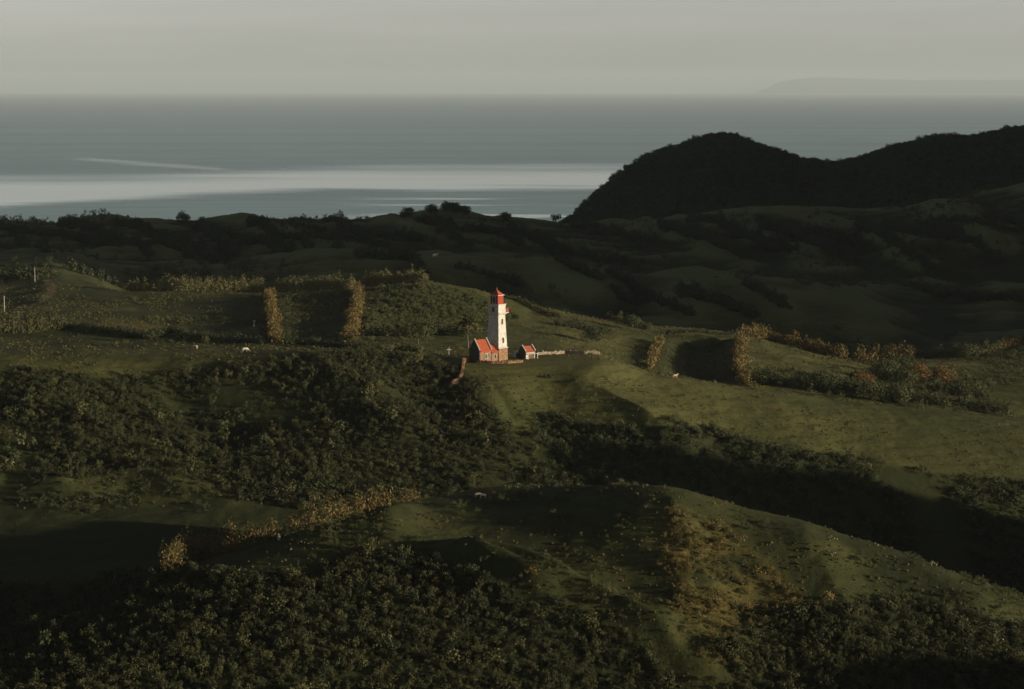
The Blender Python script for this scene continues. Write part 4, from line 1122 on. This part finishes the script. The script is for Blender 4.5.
def gabled(root, x0, x1, w, eave, ridge, wall_m, gable_m, roof_m, cap_m, y_c=0.0, over=0.25, sink=2.0, gables=(True, True), para=0.35):
    """walls and pitched roof, ridge along local x"""
    MB().box(x0, x1, y_c - w / 2, y_c + w / 2, -sink, eave).build('wall', wall_m, root)
    for s, g in zip((x0, x1), gables):
        if not g: continue
        a, b = (s, s + 0.32) if s == x0 else (s - 0.32, s)
        d = -0.02 if s == x0 else 0.02
        a, b = a + d, b + d
        pt = lambda x: [(x, y_c - w / 2 - 0.03, -sink), (x, y_c + w / 2 + 0.03, -sink), (x, y_c + w / 2 + 0.03, eave + para), (x, y_c, ridge + para), (x, y_c - w / 2 - 0.03, eave + para)]
        gw = MB().hull(pt(a), pt(b)).build('gable_wall', gable_m, root)
        cp = lambda x: [(x, y_c + w / 2 + 0.06, eave + para), (x, y_c + w / 2 + 0.06, eave + para + 0.22), (x, y_c, ridge + para + 0.24), (x, y_c - w / 2 - 0.06, eave + para + 0.22), (x, y_c - w / 2 - 0.06, eave + para), (x, y_c, ridge + para + 0.003)]
        MB().hull(cp(a - 0.05), cp(b + 0.05)).build('coping', cap_m, gw)
    t = 0.16
    sl = (ridge - eave) / (w / 2)
    rf = MB()
    for sg in (-1, 1):
        e = y_c + sg * (w / 2 + over)
        ez = eave - over * sl
        q = [(x0 + 0.3, e, ez), (x1 - 0.3, e, ez), (x1 - 0.3, y_c, ridge), (x0 + 0.3, y_c, ridge)]
        rf.hull(q if sg < 0 else q[::-1], [(a, b, c + t) for a, b, c in (q if sg < 0 else q[::-1])])
    return rf.build('roof', roof_m, root)

def keeper_house():
    hy = lh.y - 4.2
    root = empty('stone_house', (float(ray(480.5, 361)[0]) * hy, hy, lh.z - 0.05), 'stone house with steep red roof and lower wing, at the left foot of the lighthouse', 'house', rz=R(40))
    gabled(root, -2.3, 2.3, 4.6, 3.3, 6.3, M['stone'], M['stone_dark'], M['red_roof'], M['lime'])
    frame_parts(root, '-y', 0.2, 1.1, 0.8, 1.3, 2.3, bars=1)
    MB().box(-2.0, 2.0, -2.42, -2.303, 3.0, 3.22).build('lintel_band', M['white'], root)
    # lower wing on the right end
    w = MB().box(2.33, 4.9, -2.25, 1.2, -2.0, 2.65).build('wing_wall', M['stone'], root)
    r_ = MB()
    q0, q1 = [(2.33, -2.6, 2.55), (5.1, -2.6, 2.55), (5.1, -0.5, 4.6), (2.33, -0.5, 4.6)], [(2.33, -0.5, 4.6), (5.1, -0.5, 4.6), (5.1, 1.5, 2.55), (2.33, 1.5, 2.55)]
    for q in (q0, q1): r_.hull(q, [(a, b, c + 0.14) for a, b, c in q])
    r_.build('wing_roof', M['red_roof'], root)
    gb = lambda x: [(x, -2.25, 2.65), (x, 1.2, 2.65), (x, -0.5, 4.55)]
    MB().hull(gb(4.6), gb(4.88)).build('wing_gable', M['stone'], root)
    frame_parts(root, '-y', 3.6, 0.9, 0.6, 1.2, 2.25, t=0.10)
    return root
keeper_house()

def hut():
    hy = lh.y + 4.5
    hx = float(ray(527, 361)[0]) * hy
    root = empty('small_hut', (hx, hy, float(hgt(hx, hy)) - 0.05), 'small hut with a faded red roof and white porch, right of the lighthouse', 'hut', rz=R(38))
    gabled(root, -1.9, 1.9, 3.2, 2.0, 3.5, M['white'], M['stone_dark'], M['dull_red'], M['lime'], over=0.15)
    frame_parts(root, '-y', 0.2, -0.1, 1.9, 1.55, 1.6, pane=M['wood'], t=0.12, nm='doorway')
    for x in (-1.7, 1.75): MB().box(x - 0.08, x + 0.08, -2.75, -2.59, -1.5, 1.5).build('porch_post', M['white'], root)
    MB().box(-1.85, 1.9, -2.8, -1.75, 1.5, 1.62).build('porch_roof', M['white'], root)
    return root
hut()

def shed():
    p = at(516.3, 357.5, 660, 720)
    root = empty('outhouse', (p.x, p.y + 0.8, p.z), 'tiny white outhouse between the lighthouse and the small hut', 'outhouse', rz=R(35))
    MB().box(-0.55, 0.55, -0.55, 0.55, -0.8, 1.35).build('wall', M['white'], root)
    MB().hull([(-0.7, -0.7, 1.35), (0.7, -0.7, 1.35), (0.7, 0.7, 1.6), (-0.7, 0.7, 1.6)], [(-0.7, -0.7, 1.45), (0.7, -0.7, 1.45), (0.7, 0.7, 1.7), (-0.7, 0.7, 1.7)]).build('roof', M['pale_metal'], root)
    MB().box(-0.3, 0.3, -0.6, -0.552, -0.6, 1.1).build('door', M['wood'], root)
shed()

def stone_wall(px, yr, h, w, label, mat=M['stone']):
    pts = along(path3(px, *yr), 0.5)
    m = MB()
    o0 = Vector((pts[len(pts) // 2][0], pts[len(pts) // 2][1], 0)); o0.z = float(hgt(o0.x, o0.y))
    for i, (x, y) in enumerate(pts):
        x2, y2 = pts[min(i + 1, len(pts) - 1)]; x1, y1 = pts[max(i - 1, 0)]
        a = math.atan2(y2 - y1, x2 - x1)
        z = float(hgt(x, y)) - 0.4
        lvl = 0.0
        while lvl < h + 0.4:
            s = rng.uniform(0.28, 0.5); ww = w * rng.uniform(0.8, 1.15); ln = rng.uniform(0.42, 0.62); j = rng.uniform(-0.12, 0.12)
            c, sn = math.cos(a + rng.normal(0, 0.08)), math.sin(a + rng.normal(0, 0.08))
            q = [(-ln / 2 + j, -ww / 2), (ln / 2 + j, -ww / 2), (ln / 2 + j, ww / 2), (-ln / 2 + j, ww / 2)]
            tq = lambda k, zz: [(x + (qx * c - qy * sn) * k - o0.x, y + (qx * sn + qy * c) * k - o0.y, zz - o0.z) for qx, qy in q]
            m.hull(tq(1.0, z + lvl), tq(rng.uniform(0.82, 0.95), z + lvl + s * rng.uniform(0.95, 1.1)))
            lvl += s
    o = m.build('stone_wall', mat); o.location = o0
    return tag(o, label, 'wall', 'dry stone walls round the lighthouse')
stone_wall([(476, 360), (464, 362.5), (463, 370), (462, 377), (458, 382), (452, 386)], (640, 700), 1.1, 0.7, 'bent dry stone wall stepping down the slope left of the stone house')
stone_wall([(538, 355), (565, 353.5), (585, 354), (599, 355)], (680, 715), 0.75, 0.4, 'long low straight stone wall running right from the small hut', M['stone_pale'])
stone_wall([(478, 363), (492, 363.5), (508, 363.5), (522, 362.5)], (660, 700), 0.5, 0.8, 'low stone terrace wall in front of the house and lighthouse')

# ------------------------------------------------------------------ poles and signs
def pole(u, v, yr, h, label, wire_arm=True, r=0.12, mat=None):
    p = at(u, v, *yr)
    root = empty('utility_pole', p, label, 'utility pole')
    MB().frustum(r * 2, -0.6, r * 1.3, h).build('post', mat or M['pale_metal'], root)
    if wire_arm:
        MB().box(-0.7, 0.7, -0.06, 0.06, h - 0.6, h - 0.45).build('crossarm', M['wood'], root)
    return root
pole(4.5, 312, (700, 960), 5.8, 'pale utility pole at the left margin beside the track')
pole(35, 282, (900, 1260), 6.0, 'thin pole beside the pale bank at the end of the track', r=0.10)
def cross_sign():
    p = at(449, 355, 690, 740)
    root = empty('cross_sign', p, 'small white cross shaped post beside the track left of the stone house', 'signpost')
    MB().box(-0.1, 0.1, -0.1, 0.1, -0.5, 2.2).build('post', M['white'], root)
    MB().box(-0.7, 0.7, -0.07, 0.07, 1.5, 1.75).build('board', M['white'], root)
cross_sign()
def marker(u, v, yr, label):
    p = at(u, v, *yr)
    m = MB().frustum(0.35, -0.3, 0.25, 1.6); m.frustum(0.45, 1.6, 0.4, 1.75)
    o = m.build('marker_post', M['white']); o.location = p
    return tag(o, label, 'marker post')
marker(254, 326, SH, 'short white marker post standing in the leftmost dark field')

# ------------------------------------------------------------------ cattle
def skin_mesh(name, verts, edges, radii):
    me = bpy.data.meshes.new(name); me.from_pydata(verts, edges, []); me.update()
    o = bpy.data.objects.new(name, me); COL.objects.link(o)
    o.modifiers.new('skin', 'SKIN')
    for k, r in enumerate(radii):
        me.skin_vertices[0].data[k].radius = (r, r)
    me.skin_vertices[0].data[0].use_root = True
    s = o.modifiers.new('sub', 'SUBSURF'); s.levels = 1; s.render_levels = 1
    dg = bpy.context.evaluated_depsgraph_get()
    out = bpy.data.meshes.new_from_object(o.evaluated_get(dg))
    COL.objects.unlink(o); bpy.data.objects.remove(o); 
    out.name = name
    return out

def cow_mesh(grazing):
    v = [(0, 0, 1.05), (0.55, 0, 1.08), (-0.55, 0, 1.08), (-0.85, 0, 1.05), (0.85, 0, 1.12)]
    r = [0.36, 0.36, 0.35, 0.26, 0.27]
    e = [(0, 1), (0, 2), (2, 3), (1, 4)]
    if grazing: v += [(1.15, 0, 0.85), (1.38, 0, 0.45), (1.55, 0, 0.22)]
    else: v += [(1.12, 0, 1.35), (1.32, 0, 1.50), (1.62, 0, 1.36)]
    r += [0.17, 0.15, 0.09]; e += [(4, 5), (5, 6), (6, 7)]
    for x, y in ((0.62, 0.2), (0.62, -0.2), (-0.66, 0.2), (-0.66, -0.2)):
        k = len(v)
        bk = 0.08 if x < 0 else -0.02
        v += [(x, y, 0.72), (x - bk, y, 0.38), (x, y, 0.02)]; r += [0.15, 0.08, 0.075]
        e += [(1 if x > 0 else 2, k), (k, k + 1), (k + 1, k + 2)]
    k = len(v); v += [(-1.02, 0, 0.95), (-1.08, 0, 0.5)]; r += [0.05, 0.04]; e += [(3, k), (k, k + 1)]
    return skin_mesh('cow', v, e, r)
COW_G, COW_S = cow_mesh(True), cow_mesh(False)
M['cow_white'] = noise_mat('white_hide', (0.60, 0.54, 0.45), (0.74, 0.68, 0.58), 2.0)
M['cow_tan'] = noise_mat('tan_hide', (0.38, 0.26, 0.15), (0.52, 0.38, 0.24), 1.5)
def cow(u, v, yr, rz, me, mat, label, group='grazing cattle', s=1.0):
    m2 = me.copy(); m2.materials.clear()
    for p_ in m2.polygons: p_.use_smooth = True
    p = at(u, v, *yr)
    o = link('cow', m2, mat); o.location = (p.x, p.y, p.z - 0.03); o.rotation_euler = (0, 0, rz); o.scale = (s, s, s)
    tag(o, label, 'cow', group)
    hx, hz = (1.38, 0.62) if me is COW_G else (1.30, 1.62)
    for sg in (-1, 1):
        MB().hull([(hx - 0.04, sg * 0.08, hz), (hx + 0.04, sg * 0.08, hz), (hx, sg * 0.14, hz)][::sg], [(hx, sg * 0.24, hz + 0.16), (hx + 0.01, sg * 0.24, hz + 0.16), (hx, sg * 0.26, hz + 0.16)][::sg]).build('horn', M['wood'], o)
    return o
cow(195, 349, (690, 740), R(160), COW_G, M['cow_tan'], 'tan cow on the grass strip above the dark slope, left of the white cow', s=0.9)
cow(245, 351.5, (690, 740), R(5), COW_G, M['cow_white'], 'white cow on the grass strip above the dark slope, right of the tan cow', s=0.85)
cow(478, 497, FR, R(10), COW_G, M['cow_white'], 'white cow on the crest of the near ridge, left of its pair', s=0.75)
cow(483, 498, FR, R(170), COW_S, M['cow_white'], 'white cow on the crest of the near ridge, right of its pair', s=0.75)
cow(675, 380, (690, 760), R(30), COW_S, M['cow_tan'], 'tan cow at the foot of the dark square field', s=0.8)
cow(279, 540, FR, R(100), COW_S, M['cow_white'], 'whitish cow in the brown hollow below the rust orange hedge', s=0.8)
for u, v, lab in ((133, 226, 'tiny white cow on the far dark hillside, leftmost of the far ones'), (200, 223, 'tiny white cow just under the far skyline at the left'),
                  (206, 231, 'tiny white cow on the far dark hillside, below the skyline cow'), (435, 257, 'tiny white cow on the shaded middle hill above the leafy crop field')):
    cow(u, v, (1000, 1690), R(20), COW_S, M['cow_white'], lab, s=1.2)
